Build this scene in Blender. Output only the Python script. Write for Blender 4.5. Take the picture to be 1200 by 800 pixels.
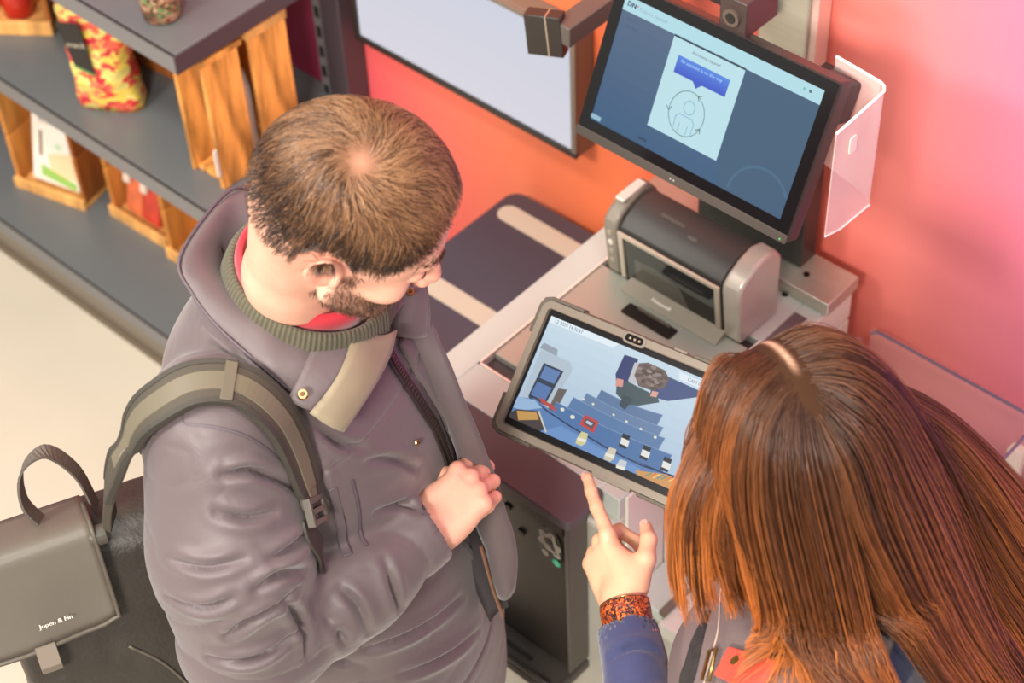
import bpy, math
import numpy as np
from mathutils import Vector, Matrix

for o in list(bpy.data.objects):
    bpy.data.objects.remove(o, do_unlink=True)
COL = bpy.context.scene.collection
SC = bpy.context.scene

# ------------------------------------------------------------------ camera
CAM = np.array([[0.74198372, 0.66945265, -0.03596253],      # image right
                [0.46224729, -0.54970728, -0.69580841],     # image down
                [-0.48557965, 0.49965494, -0.71732653]])    # forward
FPX = 2202.35
EYE = np.array([0.0, 0.0, 3.06])
cam_data = bpy.data.cameras.new('camera')
cam = bpy.data.objects.new('camera', cam_data)
COL.objects.link(cam)
m = Matrix.Identity(4)
for i in range(3):
    m[i][0] = CAM[0][i]; m[i][1] = -CAM[1][i]; m[i][2] = -CAM[2][i]; m[i][3] = EYE[i]
cam.matrix_world = m
cam_data.sensor_width = 36.0
cam_data.lens = FPX / 1200 * 36.0
cam_data.clip_start = 0.05
cam_data.dof.use_dof = True
cam_data.dof.focus_distance = 2.35
cam_data.dof.aperture_fstop = 4.8
SC.camera = cam

# ------------------------------------------------------------------ world, lamps, exposure
world = bpy.data.worlds.new('store_ambient'); SC.world = world
world.use_nodes = True
wb = world.node_tree.nodes['Background']
wb.inputs[0].default_value = (1.0, 0.96, 0.91, 1)
wb.inputs[1].default_value = 0.56
def lamp(name, loc, sx, sy, power, col=(1, 0.95, 0.88), target=None):
    d = bpy.data.lights.new(name, 'AREA'); d.shape = 'RECTANGLE'; d.size = sx; d.size_y = sy
    d.energy = power; d.color = col
    o = bpy.data.objects.new(name, d); COL.objects.link(o); o.location = loc
    if target is not None:
        o.rotation_euler = (Vector(target) - Vector(loc)).to_track_quat('-Z', 'Y').to_euler()
    return o
lamp('ceiling_lamp', (-1.6, 0.2, 3.9), 1.3, 0.4, 36)
lamp('ceiling_lamp', (-3.4, 0.2, 3.9), 1.3, 0.4, 36)
lamp('ceiling_lamp', (0.4, 0.4, 3.9), 1.3, 0.4, 32)
lamp('wall_fill_light', (-2.2, -1.8, 3.7), 0.9, 0.5, 118, target=(-1.9, 2.05, 1.0))  # added fill, aimed to brighten the mural wall; no fixture known there
lamp('wall_fill_light', (0.3, -1.8, 3.7), 0.9, 0.5, 185, target=(-0.7, 2.05, 1.0))  # second added fill, brightens the right end of the wall
SC.view_settings.view_transform = 'Standard'
SC.view_settings.look = 'None'
SC.view_settings.gamma = 1.0
SC.view_settings.use_curve_mapping = False
SC.view_settings.exposure = 0.0

# ------------------------------------------------------------------ small helpers
def V(*a): return np.array(a, float)
def nrm(v):
    v = np.asarray(v, float); return v / (np.linalg.norm(v) + 1e-12)
def at(u, v, **k):
    """point of the world seen at pixel u,v on the plane x=, y= or z="""
    d = CAM.T @ np.array([(u - 600) / FPX, (v - 400) / FPX, 1.0])
    (a, val), = k.items(); i = 'xyz'.index(a)
    return EYE + d * ((val - EYE[i]) / d[i])
def lin(c):
    o = []
    for x in c[:3]:
        x = x / 255.0
        o.append(x / 12.92 if x <= 0.04045 else ((x + 0.055) / 1.055) ** 2.4)
    return (o[0], o[1], o[2], 1.0)

MATS = {}
def mat(name, rgb, rough=0.5, metal=0.0, spec=0.5, var=0.0, vscale=8.0, bump=0.0, bscale=200.0,
        stretch=(1, 1, 1), alpha=1.0, trans=0.0, sheen=0.0, coat=0.0, emit=0.0, attr=None, aniso=0.0, sss=0.0):
    if name in MATS: return MATS[name]
    mt = bpy.data.materials.new(name); mt.use_nodes = True
    nt = mt.node_tree; n = nt.nodes; l = nt.links
    b = n['Principled BSDF']
    c = lin(rgb)
    b.inputs['Base Color'].default_value = c
    b.inputs['Roughness'].default_value = rough
    b.inputs['Metallic'].default_value = metal
    b.inputs['Specular IOR Level'].default_value = spec
    b.inputs['Alpha'].default_value = alpha
    b.inputs['Transmission Weight'].default_value = trans
    b.inputs['Sheen Weight'].default_value = sheen
    b.inputs['Coat Weight'].default_value = coat
    b.inputs['Anisotropic'].default_value = aniso
    if sss:
        b.inputs['Subsurface Weight'].default_value = sss
        b.inputs['Subsurface Radius'].default_value = (0.012, 0.005, 0.003)
        b.inputs['Subsurface Scale'].default_value = 0.5
    src = None
    if attr:
        at_ = n.new('ShaderNodeAttribute'); at_.attribute_name = attr
        src = at_.outputs['Color']
    if var > 0 or bump > 0:
        tc = n.new('ShaderNodeTexCoord'); mp = n.new('ShaderNodeMapping')
        mp.inputs['Scale'].default_value = stretch
        l.new(tc.outputs['Object'], mp.inputs['Vector'])
    if var > 0:
        no = n.new('ShaderNodeTexNoise'); no.inputs['Scale'].default_value = vscale
        no.inputs['Detail'].default_value = 6
        l.new(mp.outputs['Vector'], no.inputs['Vector'])
        mx = n.new('ShaderNodeMix'); mx.data_type = 'RGBA'; mx.blend_type = 'MULTIPLY'
        mx.inputs['Factor'].default_value = 1.0
        rp = n.new('ShaderNodeMapRange'); rp.inputs[1].default_value = 0.3; rp.inputs[2].default_value = 0.7
        rp.inputs[3].default_value = 1 - var; rp.inputs[4].default_value = 1 + var
        l.new(no.outputs['Fac'], rp.inputs[0])
        if src is not None: l.new(src, mx.inputs['A'])
        else: mx.inputs['A'].default_value = c
        l.new(rp.outputs[0], mx.inputs['B'])
        src = mx.outputs['Result']
    if src is not None: l.new(src, b.inputs['Base Color'])
    if bump > 0:
        nb = n.new('ShaderNodeTexNoise'); nb.inputs['Scale'].default_value = bscale; nb.inputs['Detail'].default_value = 4
        l.new(mp.outputs['Vector'], nb.inputs['Vector'])
        bp = n.new('ShaderNodeBump'); bp.inputs['Strength'].default_value = bump; bp.inputs['Distance'].default_value = 0.004
        l.new(nb.outputs['Fac'], bp.inputs['Height']); l.new(bp.outputs['Normal'], b.inputs['Normal'])
    if emit > 0:
        b.inputs['Emission Strength'].default_value = emit
        if attr: l.new(src, b.inputs['Emission Color']); b.inputs['Base Color'].default_value = (0.01, 0.01, 0.012, 1); l.remove(b.inputs['Base Color'].links[0]) if b.inputs['Base Color'].links else None
        else: b.inputs['Emission Color'].default_value = c
    MATS[name] = mt
    return mt

FRAMES = {}
def root_frame(o):
    while o is not None and o.parent is not None: o = o.parent
    return FRAMES.get(o.name if o else None, Matrix.Identity(4))

def put(name, me, material, parent=None, smooth=False, bevel=0.0, seg=2):
    o = bpy.data.objects.new(name, me); COL.objects.link(o)
    for mm in (material if isinstance(material, (list, tuple)) else [material]):
        me.materials.append(mm)
    if smooth: me.shade_smooth()
    if parent is not None: o.parent = parent
    if bevel > 0:
        md = o.modifiers.new('bevel', 'BEVEL'); md.width = bevel; md.segments = seg
        md.limit_method = 'ANGLE'; md.angle_limit = math.radians(40); md.harden_normals = False
        me.shade_smooth()
        try: me.set_sharp_from_angle(angle=math.radians(35))
        except Exception: pass
    return o

class MB:
    """collects polygons (world coordinates) and links them as ONE mesh object"""
    def __init__(s): s.v = []; s.f = []; s.m = []; s.cm = 0
    def add(s, vs, fs):
        k = len(s.v); s.v += [tuple(map(float, p)) for p in vs]
        for f in fs: s.f.append(tuple(k + i for i in f)); s.m.append(s.cm)
        return s
    def box(s, lo, hi):
        return s.obox((V(*lo) + V(*hi)) / 2, np.eye(3), np.abs(V(*hi) - V(*lo)) / 2)
    def obox(s, c, ax, h):
        c = np.asarray(c, float); A = np.asarray(ax, float)
        vs = [c + A[0] * h[0] * i + A[1] * h[1] * j + A[2] * h[2] * k for i in (-1, 1) for j in (-1, 1) for k in (-1, 1)]
        fs = [(0, 1, 3, 2), (4, 6, 7, 5), (0, 4, 5, 1), (2, 3, 7, 6), (0, 2, 6, 4), (1, 5, 7, 3)]
        if np.dot(np.cross(A[0], A[1]), A[2]) < 0: fs = [f[::-1] for f in fs]
        return s.add(vs, fs)
    def prism(s, poly, o, a, b, t):
        """2D polygon in plane (o; a, b) thickened from 0 to vector t"""
        o = np.asarray(o, float); a = np.asarray(a, float); b = np.asarray(b, float); t = np.asarray(t, float)
        n = len(poly)
        lo = [o + a * p[0] + b * p[1] for p in poly]; hi = [p + t for p in lo]
        ar = sum(poly[i][0] * poly[(i + 1) % n][1] - poly[(i + 1) % n][0] * poly[i][1] for i in range(n))
        flip = (ar * np.dot(np.cross(a, b), t)) < 0
        fs = [tuple(range(n))[::-1], tuple(range(n, 2 * n))] + [(i, (i + 1) % n, n + (i + 1) % n, n + i) for i in range(n)]
        if flip: fs = [f[::-1] for f in fs]
        return s.add(lo + hi, fs)
    def tube(s, pts, r, n=10, cap=True):
        pts = [np.asarray(p, float) for p in pts]; R_ = r if hasattr(r, '__len__') else [r] * len(pts)
        t0 = nrm(pts[1] - pts[0]); x = nrm(np.cross(t0, V(0, 0, 1) if abs(t0[2]) < .9 else V(1, 0, 0)))
        rings = []
        for i, p in enumerate(pts):
            t = nrm(pts[min(i + 1, len(pts) - 1)] - pts[max(i - 1, 0)])
            x = nrm(x - t * np.dot(x, t)); y = np.cross(t, x)
            rings.append([p + R_[i] * (math.cos(2 * math.pi * k / n) * x + math.sin(2 * math.pi * k / n) * y) for k in range(n)])
        vs = [q for rr in rings for q in rr]; fs = []
        for i in range(len(pts) - 1):
            for k in range(n):
                fs.append((i * n + k, i * n + (k + 1) % n, (i + 1) * n + (k + 1) % n, (i + 1) * n + k))
        if cap: fs += [tuple(range(n))[::-1], tuple((len(pts) - 1) * n + k for k in range(n))]
        return s.add(vs, fs)
    def lathe(s, c, prof, n=24, ax=(0, 0, 1)):
        return s.tube([np.asarray(c, float) + np.asarray(ax, float) * h for r, h in prof], [r for r, h in prof], n) if True else s
    def ribbon(s, pts, side, nor, w, t):
        """band along pts: half width w, thickness t along nor (outer), arrays per point"""
        n = len(pts); vs = []; fs = []
        W = w if hasattr(w, '__len__') else [w] * n
        for i in range(n):
            p = np.asarray(pts[i]); a = np.asarray(side[i]) * W[i]; b = np.asarray(nor[i])
            vs += [p - a, p + a, p + a * .94 + b * t, p - a * .94 + b * t]
        for i in range(n - 1):
            for k in range(4):
                fs.append((i * 4 + k, i * 4 + (k + 1) % 4, (i + 1) * 4 + (k + 1) % 4, (i + 1) * 4 + k))
        fs += [(3, 2, 1, 0), tuple((n - 1) * 4 + k for k in range(4))]
        return s.add(vs, fs)
    def build(s, name, material, parent=None, smooth=False, bevel=0.0, seg=2):
        me = bpy.data.meshes.new(name)
        vs = np.array(s.v, float)
        if parent is not None:
            M = np.array(root_frame(parent).inverted()); vs = vs @ M[:3, :3].T + M[:3, 3]
        me.from_pydata([tuple(p) for p in vs], [], s.f); me.update()
        if max(s.m, default=0) > 0: me.polygons.foreach_set('material_index', s.m)
        return put(name, me, material, parent, smooth, bevel, seg)

def thing(name, label, cat, loc=(0, 0, 0), rotz=0.0, group=None):
    o = bpy.data.objects.new(name, None); COL.objects.link(o)
    o.empty_display_size = 0.05
    o.location = [float(x) for x in loc]; o.rotation_euler = (0, 0, rotz)
    o['label'] = label; o['category'] = cat
    if group: o['group'] = group
    FRAMES[o.name] = Matrix.Translation(Vector([float(x) for x in loc])) @ Matrix.Rotation(rotz, 4, 'Z')
    return o
def tag(o, label, cat, group=None):
    o['label'] = label; o['category'] = cat
    if group: o['group'] = group
    return o
def struct(o): o['kind'] = 'structure'; return o

def rrect(x0, y0, x1, y1, r, n=5):
    out = []
    for cx, cy, a0 in ((x1 - r, y1 - r, 0), (x0 + r, y1 - r, 90), (x0 + r, y0 + r, 180), (x1 - r, y0 + r, 270)):
        for k in range(n + 1):
            a = math.radians(a0 + 90 * k / n); out.append((cx + r * math.cos(a), cy + r * math.sin(a)))
    return out
def ngon(cx, cy, rx, ry=None, n=16, rot=0.0):
    ry = ry or rx
    return [(cx + rx * math.cos(2 * math.pi * k / n + rot), cy + ry * math.sin(2 * math.pi * k / n + rot)) for k in range(n)]

_TX = {}
def text_tris(s):
    """triangles of a line of lettering, unit height, origin at its left base"""
    if s in _TX: return _TX[s]
    cu = bpy.data.curves.new('lettering', 'FONT'); cu.body = s; cu.size = 1.0; cu.resolution_u = 2
    ob = bpy.data.objects.new('lettering', cu); COL.objects.link(ob)
    dg = bpy.context.evaluated_depsgraph_get(); me = ob.evaluated_get(dg).to_mesh()
    me.calc_loop_triangles()
    vs = [(v.co.x, v.co.y) for v in me.vertices]; fs = [tuple(t.vertices) for t in me.loop_triangles]
    ob.evaluated_get(dg).to_mesh_clear()
    bpy.data.objects.remove(ob); bpy.data.curves.remove(cu)
    _TX[s] = (vs, fs); return _TX[s]

class Pic:
    """a flat printed or glowing picture: coloured polygons on a plane, layered a hair apart"""
    def __init__(s, o, a, b, n, step=0.00006):
        s.o = np.asarray(o, float); s.a = nrm(a); s.b = nrm(b); s.n = nrm(n); s.k = 0; s.step = step
        s.v = []; s.f = []; s.c = []
    def P(s, x, y): return s.o + s.a * x + s.b * y + s.n * s.k * s.step
    def poly(s, pts, col, keep=False):
        if not keep: s.k += 1
        i = len(s.v); s.v += [s.P(*p) for p in pts]
        f = tuple(range(i, i + len(pts)))
        ar = sum(pts[j][0] * pts[(j + 1) % len(pts)][1] - pts[(j + 1) % len(pts)][0] * pts[j][1] for j in range(len(pts)))
        if ar * np.dot(np.cross(s.a, s.b), s.n) < 0: f = f[::-1]
        s.f.append(f); s.c.append(lin(col)); return s
    def rect(s, x0, y0, x1, y1, col): return s.poly([(x0, y0), (x1, y0), (x1, y1), (x0, y1)], col)
    def grad(s, x0, y0, x1, y1, c0, c1, n=8):
        for k in range(n):
            t = k / (n - 1); c = [c0[i] + (c1[i] - c0[i]) * t for i in range(3)]
            s.poly([(x0, y0 + (y1 - y0) * k / n), (x1, y0 + (y1 - y0) * k / n), (x1, y0 + (y1 - y0) * (k + 1) / n), (x0, y0 + (y1 - y0) * (k + 1) / n)], c, keep=k > 0)
        return s
    def line(s, pts, w, col, closed=False):
        s.k += 1
        q = list(pts) + ([pts[0]] if closed else [])
        for (x0, y0), (x1, y1) in zip(q[:-1], q[1:]):
            L = math.hypot(x1 - x0, y1 - y0) or 1; dx, dy = -(y1 - y0) / L * w / 2, (x1 - x0) / L * w / 2
            s.poly([(x0 + dx, y0 + dy), (x1 + dx, y1 + dy), (x1 - dx, y1 - dy), (x0 - dx, y0 - dy)], col, keep=True)
        return s
    def text(s, t, x, y, h, col, bold=0, down=True, sx=1.0):
        vs, fs = text_tris(t); s.k += 1
        for ox in ([0] if not bold else [-bold, bold]):
            for f in fs:
                s.poly([(x + ox + vs[i][0] * h * sx, y - vs[i][1] * h if down else y + vs[i][1] * h) for i in f], col, keep=True)
        return s
    def build(s, name, material, parent):
        me = bpy.data.meshes.new(name)
        M = np.array(root_frame(parent).inverted()) if parent is not None else np.eye(4)
        vs = np.array(s.v) @ M[:3, :3].T + M[:3, 3]
        me.from_pydata([tuple(p) for p in vs], [], s.f); me.update()
        at_ = me.color_attributes.new('paint', 'FLOAT_COLOR', 'CORNER')
        cols = np.concatenate([np.tile(np.array(c, np.float32), (len(f), 1)) for f, c in zip(s.f, s.c)])
        at_.data.foreach_set('color', cols.ravel())
        return put(name, me, material, parent)
SCREEN = mat('screen_glow', (255, 255, 255), rough=0.5, spec=0.12, emit=1.0, attr='paint')
PRINT = mat('printed_ink', (255, 255, 255), rough=0.5, attr='paint')
# ================================================================== SETTING
# floor
b = MB().box((-5.2, -1.2, -0.05), (1.2, 2.1, 0.0))
struct(b.build('floor', mat('floor_beige', (204, 192, 173), rough=0.55, var=0.05, vscale=2.5)))
# mural wall with a printed colour sweep
wall_m = bpy.data.materials.new('mural_wall'); wall_m.use_nodes = True
nt = wall_m.node_tree; nb_ = nt.nodes['Principled BSDF']
nb_.inputs['Roughness'].default_value = 0.45
tc = nt.nodes.new('ShaderNodeTexCoord'); sp = nt.nodes.new('ShaderNodeSeparateXYZ'); nt.links.new(tc.outputs['Object'], sp.inputs[0])
# sweep runs along the wall and leans with the height
ma = nt.nodes.new('ShaderNodeMath'); ma.operation = 'MULTIPLY_ADD'; ma.inputs[1].default_value = 0.22
nt.links.new(sp.outputs['Z'], ma.inputs[0]); nt.links.new(sp.outputs['X'], ma.inputs[2])
mr = nt.nodes.new('ShaderNodeMapRange'); mr.inputs[1].default_value = -2.6; mr.inputs[2].default_value = 0.0
nt.links.new(ma.outputs[0], mr.inputs[0])
rp = nt.nodes.new('ShaderNodeValToRGB'); nt.links.new(mr.outputs[0], rp.inputs[0])
stops = [(0.0, (214, 84, 104)), (0.16, (236, 98, 100)), (0.30, (248, 128, 92)), (0.40, (246, 124, 76)), (0.50, (240, 100, 76)), (0.58, (248, 124, 104)),
         (0.66, (250, 138, 130)), (0.74, (242, 130, 152)), (0.84, (218, 114, 172)), (1.0, (176, 92, 178))]
e = rp.color_ramp.elements
while len(e) > 1: e.remove(e[-1])
e[0].position = stops[0][0]; e[0].color = lin(stops[0][1])
for p, c in stops[1:]:
    q = e.new(p); q.color = lin(c)
nt.links.new(rp.outputs[0], nb_.inputs['Base Color'])
b = MB().box((-5.2, 2.05, 0.0), (1.2, 2.15, 2.9))
struct(b.build('wall_back', wall_m))

M_DARK = mat('anthracite_metal', (88, 88, 92), rough=0.38, var=0.05, vscale=3, spec=0.5)
M_DARK2 = mat('anthracite_side', (72, 62, 68), rough=0.5)
M_BLACK = mat('matt_black', (28, 26, 26), rough=0.5)
M_GLOSSB = mat('gloss_black', (14, 13, 14), rough=0.12)
M_STEEL = mat('brushed_steel', (196, 194, 180), rough=0.34, metal=0.7, var=0.06, vscale=14, stretch=(1, 14, 14))
M_STEELW = mat('satin_steel', (194, 200, 192), rough=0.45, metal=0.10, var=0.03, vscale=8)
M_PLATE = mat('scale_plate_steel', (176, 178, 166), rough=0.42, metal=0.45, var=0.05, vscale=6)
M_MAUVE = mat('mauve_grey_laminate', (92, 82, 86), rough=0.45, var=0.03, vscale=30)
M_GREY = mat('grey_plastic', (142, 136, 126), rough=0.4)
M_WHITE = mat('white_plastic', (232, 226, 214), rough=0.4)

# ------------------------------------------------------------------ screen on the wall
t = thing('wall_screen', 'wide wall screen with blank pale display between shelf post and checkout monitor', 'screen', (-2.04, 2.05, 0.80))
x0, x1, z0, z1 = -2.335, -1.752, 0.80, 1.075
b = MB().box((x0, 2.005, z0), (x1, 2.05, z1)); b.build('housing', mat('lit_taupe_bezel', (120, 106, 92), rough=0.4), t, bevel=0.003)  # housing tone has the overhead light put into its colour
b = MB()
b.box((x0, 1.997, z0), (x1, 2.005, z0 + 0.012)); b.box((x0, 1.997, z0 + 0.012), (x0 + 0.012, 2.005, z1)); 
b.build('bezel', mat('dark_bezel', (44, 36, 32), rough=0.35), t, bevel=0.001)
b = MB(); b.box((x0 + 0.012, 1.997, z1 - 0.010), (x1, 2.005, z1)); b.box((x1 - 0.012, 1.997, z0 + 0.012), (x1, 2.005, z1 - 0.010))
b.build('bezel', mat('lit_taupe_bezel', (120, 106, 92)), t, bevel=0.001)  # top and right bezel coloured lighter to imitate lamp light on them
p = Pic((x0 + 0.012, 2.0035, z1 - 0.010), (1, 0, 0), (0, 0, -1), (0, -1, 0))
p.grad(0, 0, x1 - x0 - 0.024, z1 - z0 - 0.022, (205, 208, 222), (214, 212, 222))
p.build('display', SCREEN, t)

# ================================================================== SELF CHECKOUT
k = thing('checkout_kiosk', 'steel self checkout counter in front of the orange wall', 'kiosk', (-1.35, 1.7, 0))
CZ = 0.85
b = MB().box((-1.555, 1.366, 0.02), (-1.149, 2.0, 0.80)); b.build('cabinet', mat('kiosk_panel', (206, 202, 190), rough=0.35, metal=0.3, var=0.03), k, bevel=0.008)
# counter frame: border strips round the recessed scale
b = MB()
b.box((-1.560, 1.395, 0.80), (-1.506, 2.005, CZ)); b.box((-1.185, 1.395, 0.80), (-1.147, 2.005, CZ))
b.box((-1.506, 1.395, 0.80), (-1.185, 1.468, CZ)); b.box((-1.506, 1.80, 0.80), (-1.185, 2.005, CZ))
b.build('counter_frame', M_STEELW, k, bevel=0.002)
b = MB().box((-1.506, 1.468, 0.80), (-1.185, 1.80, 0.835)); b.build('scale_well', mat('dark_well', (74, 62, 64), rough=0.5), k)
b = MB()
for q0, q1 in (((-1.506, 1.468), (-1.185, 1.4715)), ((-1.506, 1.468), (-1.5025, 1.80)), ((-1.1885, 1.468), (-1.185, 1.80))):
    b.box((q0[0], q0[1], 0.835), (q1[0], q1[1], CZ + 0.0012))
b.build('bright_rim', mat('bright_rim', (245, 238, 226), rough=0.3, metal=0.3), k)
b = MB().box((-1.500, 1.502, 0.836), (-1.192, 1.775, CZ)); b.build('scale_plate', M_PLATE, k, bevel=0.002)
b = MB().box((-1.182, 1.76, CZ - 0.001), (-1.158, 1.89, CZ + 0.0015)); b.build('side_inlay', mat('inlay_grey', (128, 112, 116), rough=0.3, metal=0.4), k)
b = MB().box((-1.558, 1.915, CZ), (-1.136, 2.003, 0.877)); b.build('rear_ledge', M_STEEL, k, bevel=0.002)
for u, v, z in ((945, 322, 0.877), (920, 345, 0.85)):
    p = at(u, v, z=z)
    MB().tube([p + V(0, 0, -.002), p + V(0, 0, .0025)], 0.0055, 14).build('screw', mat('screw_dark', (50, 42, 36), rough=0.35, metal=0.7), k)
# right flank panels with a seam
b = MB(); b.box((-1.149, 1.41, 0.03), (-1.143, 1.504, 0.845)); b.build('flank_panel', mat('flank_white', (226, 220, 208), rough=0.3, metal=0.1), k, bevel=0.002)
b = MB(); b.box((-1.149, 1.510, 0.03), (-1.143, 2.0, 0.775)); b.build('flank_panel', mat('flank_white', (0, 0, 0)), k, bevel=0.002)
b = MB(); b.box((-1.149, 1.510, 0.782), (-1.143, 2.0, 0.845)); b.build('flank_panel', mat('flank_white', (0, 0, 0)), k, bevel=0.002)
b = MB(); b.box((-1.145, 1.400, 0.02), (-1.1, 1.412, 0.60)); b.build('front_post', M_STEELW, k, bevel=0.002)

# payment unit hanging at the front of the counter
b = MB().prism(rrect(-1.52, 1.308, -1.174, 1.395, 0.012), (0, 0, 0.832), (1, 0, 0), (0, 1, 0), (0, 0, 0.018))
b.build('payment_shelf', mat('payment_laminate', (88, 78, 82), rough=0.5, bump=0.15, bscale=900), k, bevel=0.002)
M_PAY = mat('payment_black', (48, 42, 36), rough=0.42)
b = MB(); b.box((-1.52, 1.326, 0.44), (-1.192, 1.364, 0.832)); b.build('payment_face', M_PAY, k, bevel=0.003)
b = MB(); b.box((-1.192, 1.316, 0.44), (-1.184, 1.364, 0.832)); b.build('payment_side', mat('payment_side', (74, 68, 62), rough=0.4), k, bevel=0.004)
b = MB(); b.box((-1.52, 1.314, 0.832 - 0.03), (-1.192, 1.326, 0.832)); b.build('payment_hood', M_PAY, k)
b = MB(); b.prism(rrect(-1.52, 1.275, -1.186, 1.385, 0.016), (0, 0, 0.405), (1, 0, 0), (0, 1, 0), (0, 0, 0.022))
b.build('payment_tray', mat('tray_grey', (66, 60, 56), rough=0.38), k, bevel=0.003)
b = MB()
b.box((-1.50, 1.275, 0.427), (-1.20, 1.282, 0.442))
b.build('tray_rim', mat('tray_rim', (58, 53, 50), rough=0.38), k, bevel=0.003)
b = MB(); b.box((-1.45, 1.300, 0.427), (-1.26, 1.308, 0.429)); b.build('tray_slot', M_BLACK, k)
# keypad symbol: dark round badge, pale molecule of discs, one green disc
c = at(646, 639, y=1.326)
b = MB().prism(ngon(0, 0, 0.025, 0.046, 24), c, (1, 0, 0), (0, 0, 1), (0, -0.003, 0)); b.build('badge', mat('badge_black', (34, 31, 29), rough=0.3), k)
p = Pic(c + V(0, -0.0033, 0), (1, 0, 0), (0, 0, -1), (0, -1, 0))
tan = (176, 168, 156)
for x, y in ((-0.014, -0.022), (0.004, -0.028), (0.016, -0.008), (0.014, 0.010), (-0.004, 0.004), (-0.016, -0.004)):
    p.poly(ngon(x, y, 0.0085, 0.0085, 6, 0.3), tan)
p.line([(-0.014, -0.022), (0.004, -0.028), (0.016, -0.008), (0.014, 0.010), (-0.004, 0.004), (-0.016, -0.004)], 0.008, tan, True)
p.poly(ngon(0.0, -0.010, 0.006, 0.006, 6), (60, 54, 50))
p.poly(ngon(-0.010, 0.022, 0.007, 0.007, 14), (170, 162, 150))
p.poly(ngon(0.013, 0.030, 0.0085, 0.0085, 14), (60, 190, 140)); p.text('C', 0.0095, 0.034, 0.010, (225, 245, 235))
p.build('badge_symbols', PRINT, k)
for (u, v) in ((596, 592), (612, 622)):
    c = at(u, v, y=1.326); MB().box(c - V(.006, .004, .004), c + V(.006, 0, .004)).build('latch', M_BLACK, k)
# small lock on the cabinet front
c = at(712, 758, y=1.40); MB().tube([c + V(0, .004, 0), c + V(0, -.012, 0)], 0.006, 12).build('lock', mat('lock_chrome', (210, 195, 170), rough=0.2, metal=0.9), k, smooth=False)

# ------------------------------------------------------------------ scanner tower
s = thing('barcode_scanner', 'grey upright barcode scanner with a glass window on the steel counter', 'scanner', (-1.35, 1.85, CZ))
X0, X1 = -1.455, -1.245
prof = [(1.776, CZ + .001), (1.764, 0.958), (1.766, 0.972), (1.778, 0.984), (1.803, 0.996), (1.83, 1.001), (1.852, 0.994), (1.866, 0.975), (1.868, CZ + .001)]
b = MB().prism([(y, z) for y, z in prof], (X0, 0, 0), (0, 1, 0), (0, 0, 1), (X1 - X0, 0, 0))
b.build('body', mat('scanner_dark', (58, 56, 54), rough=0.42, bump=0.1, bscale=800), s, bevel=0.003)
def slab(x0, x1, grow, name, material):
    cy, cz = 1.818, 0.925
    pr_ = [(cy + (y - cy) * (1 + grow), max(CZ + .001, cz + (z - cz) * (1 + grow))) for y, z in prof]
    return MB().prism(pr_, (x0, 0, 0), (0, 1, 0), (0, 0, 1), (x1 - x0, 0, 0)).build(name, material, s, bevel=0.006, seg=3)
cl = slab(-1.487, -1.459, 0.09, 'end_cap', mat('cap_taupe', (128, 120, 106), rough=0.38))
cr = slab(-1.241, -1.205, 0.10, 'end_cap', mat('cap_silver', (176, 168, 156), rough=0.3, metal=0.25))
MB().box((-1.459, 1.78, CZ), (-1.455, 1.865, .98)).build('joint', M_BLACK, s)
MB().box((-1.245, 1.78, CZ), (-1.241, 1.865, .98)).build('joint', M_BLACK, s)
# face plane of the window, leaning back
fo = V(0, 1.7755, CZ + .004); fu = nrm(V(0, -0.014, 0.111)); fn = nrm(np.cross(V(1, 0, 0), fu))
if fn[1] > 0: fn = -fn
def face(x, h, d=0.0): return V(x, 0, 0) + fo + fu * h + fn * d
b = MB()
for (xa, xb, ha, hb) in ((X0, X1, .103, .112), (X0, X0 + .010, .0, .103), (X1 - .010, X1, .0, .103)):
    b.prism([(xa, ha), (xb, ha), (xb, hb), (xa, hb)], fo, (1, 0, 0), fu, fn * .005)
b.build('window_frame', mat('frame_beige', (186, 174, 156), rough=0.32, metal=0.2), s, bevel=0.001)
b = MB().prism([(X0 + .010, 0.002), (X1 - .010, 0.002), (X1 - .010, .103), (X0 + .010, .103)], fo, (1, 0, 0), fu, fn * .0015)
b.build('window_glass', mat('scanner_glass', (30, 30, 28), rough=0.06, spec=0.4, coat=0.2), s)
b = MB().prism([(X0 + .030, .004), (X0 + .145, .004), (X0 + .125, .052), (X0 + .075, .066), (X0 + .030, .060)], fo, (1, 0, 0), fu, fn * .0019)
b.build('mirror_pane', mat('mirror_pane', (84, 82, 74), rough=0.12, spec=0.5), s)
for k_, h_ in enumerate((.098, .074, .052, .030)):
    c = V(-1.473, 0, 0) + fo + fu * h_ + fn * .0030
    MB().prism(ngon(0, 0, .0052, .0060, 12), c - fn * .004, (1, 0, 0), fu, fn * .0058).build('button', mat('button_tan', (158, 148, 130), rough=0.4) if k_ != 1 else mat('button_pale', (214, 206, 190), rough=0.35), s, bevel=0.0006)
p = Pic(V(-1.475, 1.775, 1.0035), (1, 0, 0), (0, 1, 0), (0, -.3, 1)); 
MB().box((-1.482, 1.785, 1.0015), (-1.464, 1.845, 1.0085)).build('cap_label', mat('cap_label', (214, 206, 194), rough=0.35), s, bevel=0.002)
# lettering on the dark top
tn = nrm(V(0, -0.19, 1)); tb = nrm(V(0, 1, 0.42))
p = Pic(V(-1.40, 1.803, 1.0003), (1, 0, 0), -tb, nrm(np.cross(V(1, 0, 0), tb)))
p.text('DATALOGIC', 0, 0, 0.0085, (112, 108, 104)); p.text('9600i', 0.062, 0.012, 0.0085, (120, 116, 110))
p.build('lettering', PRINT, s)
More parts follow.
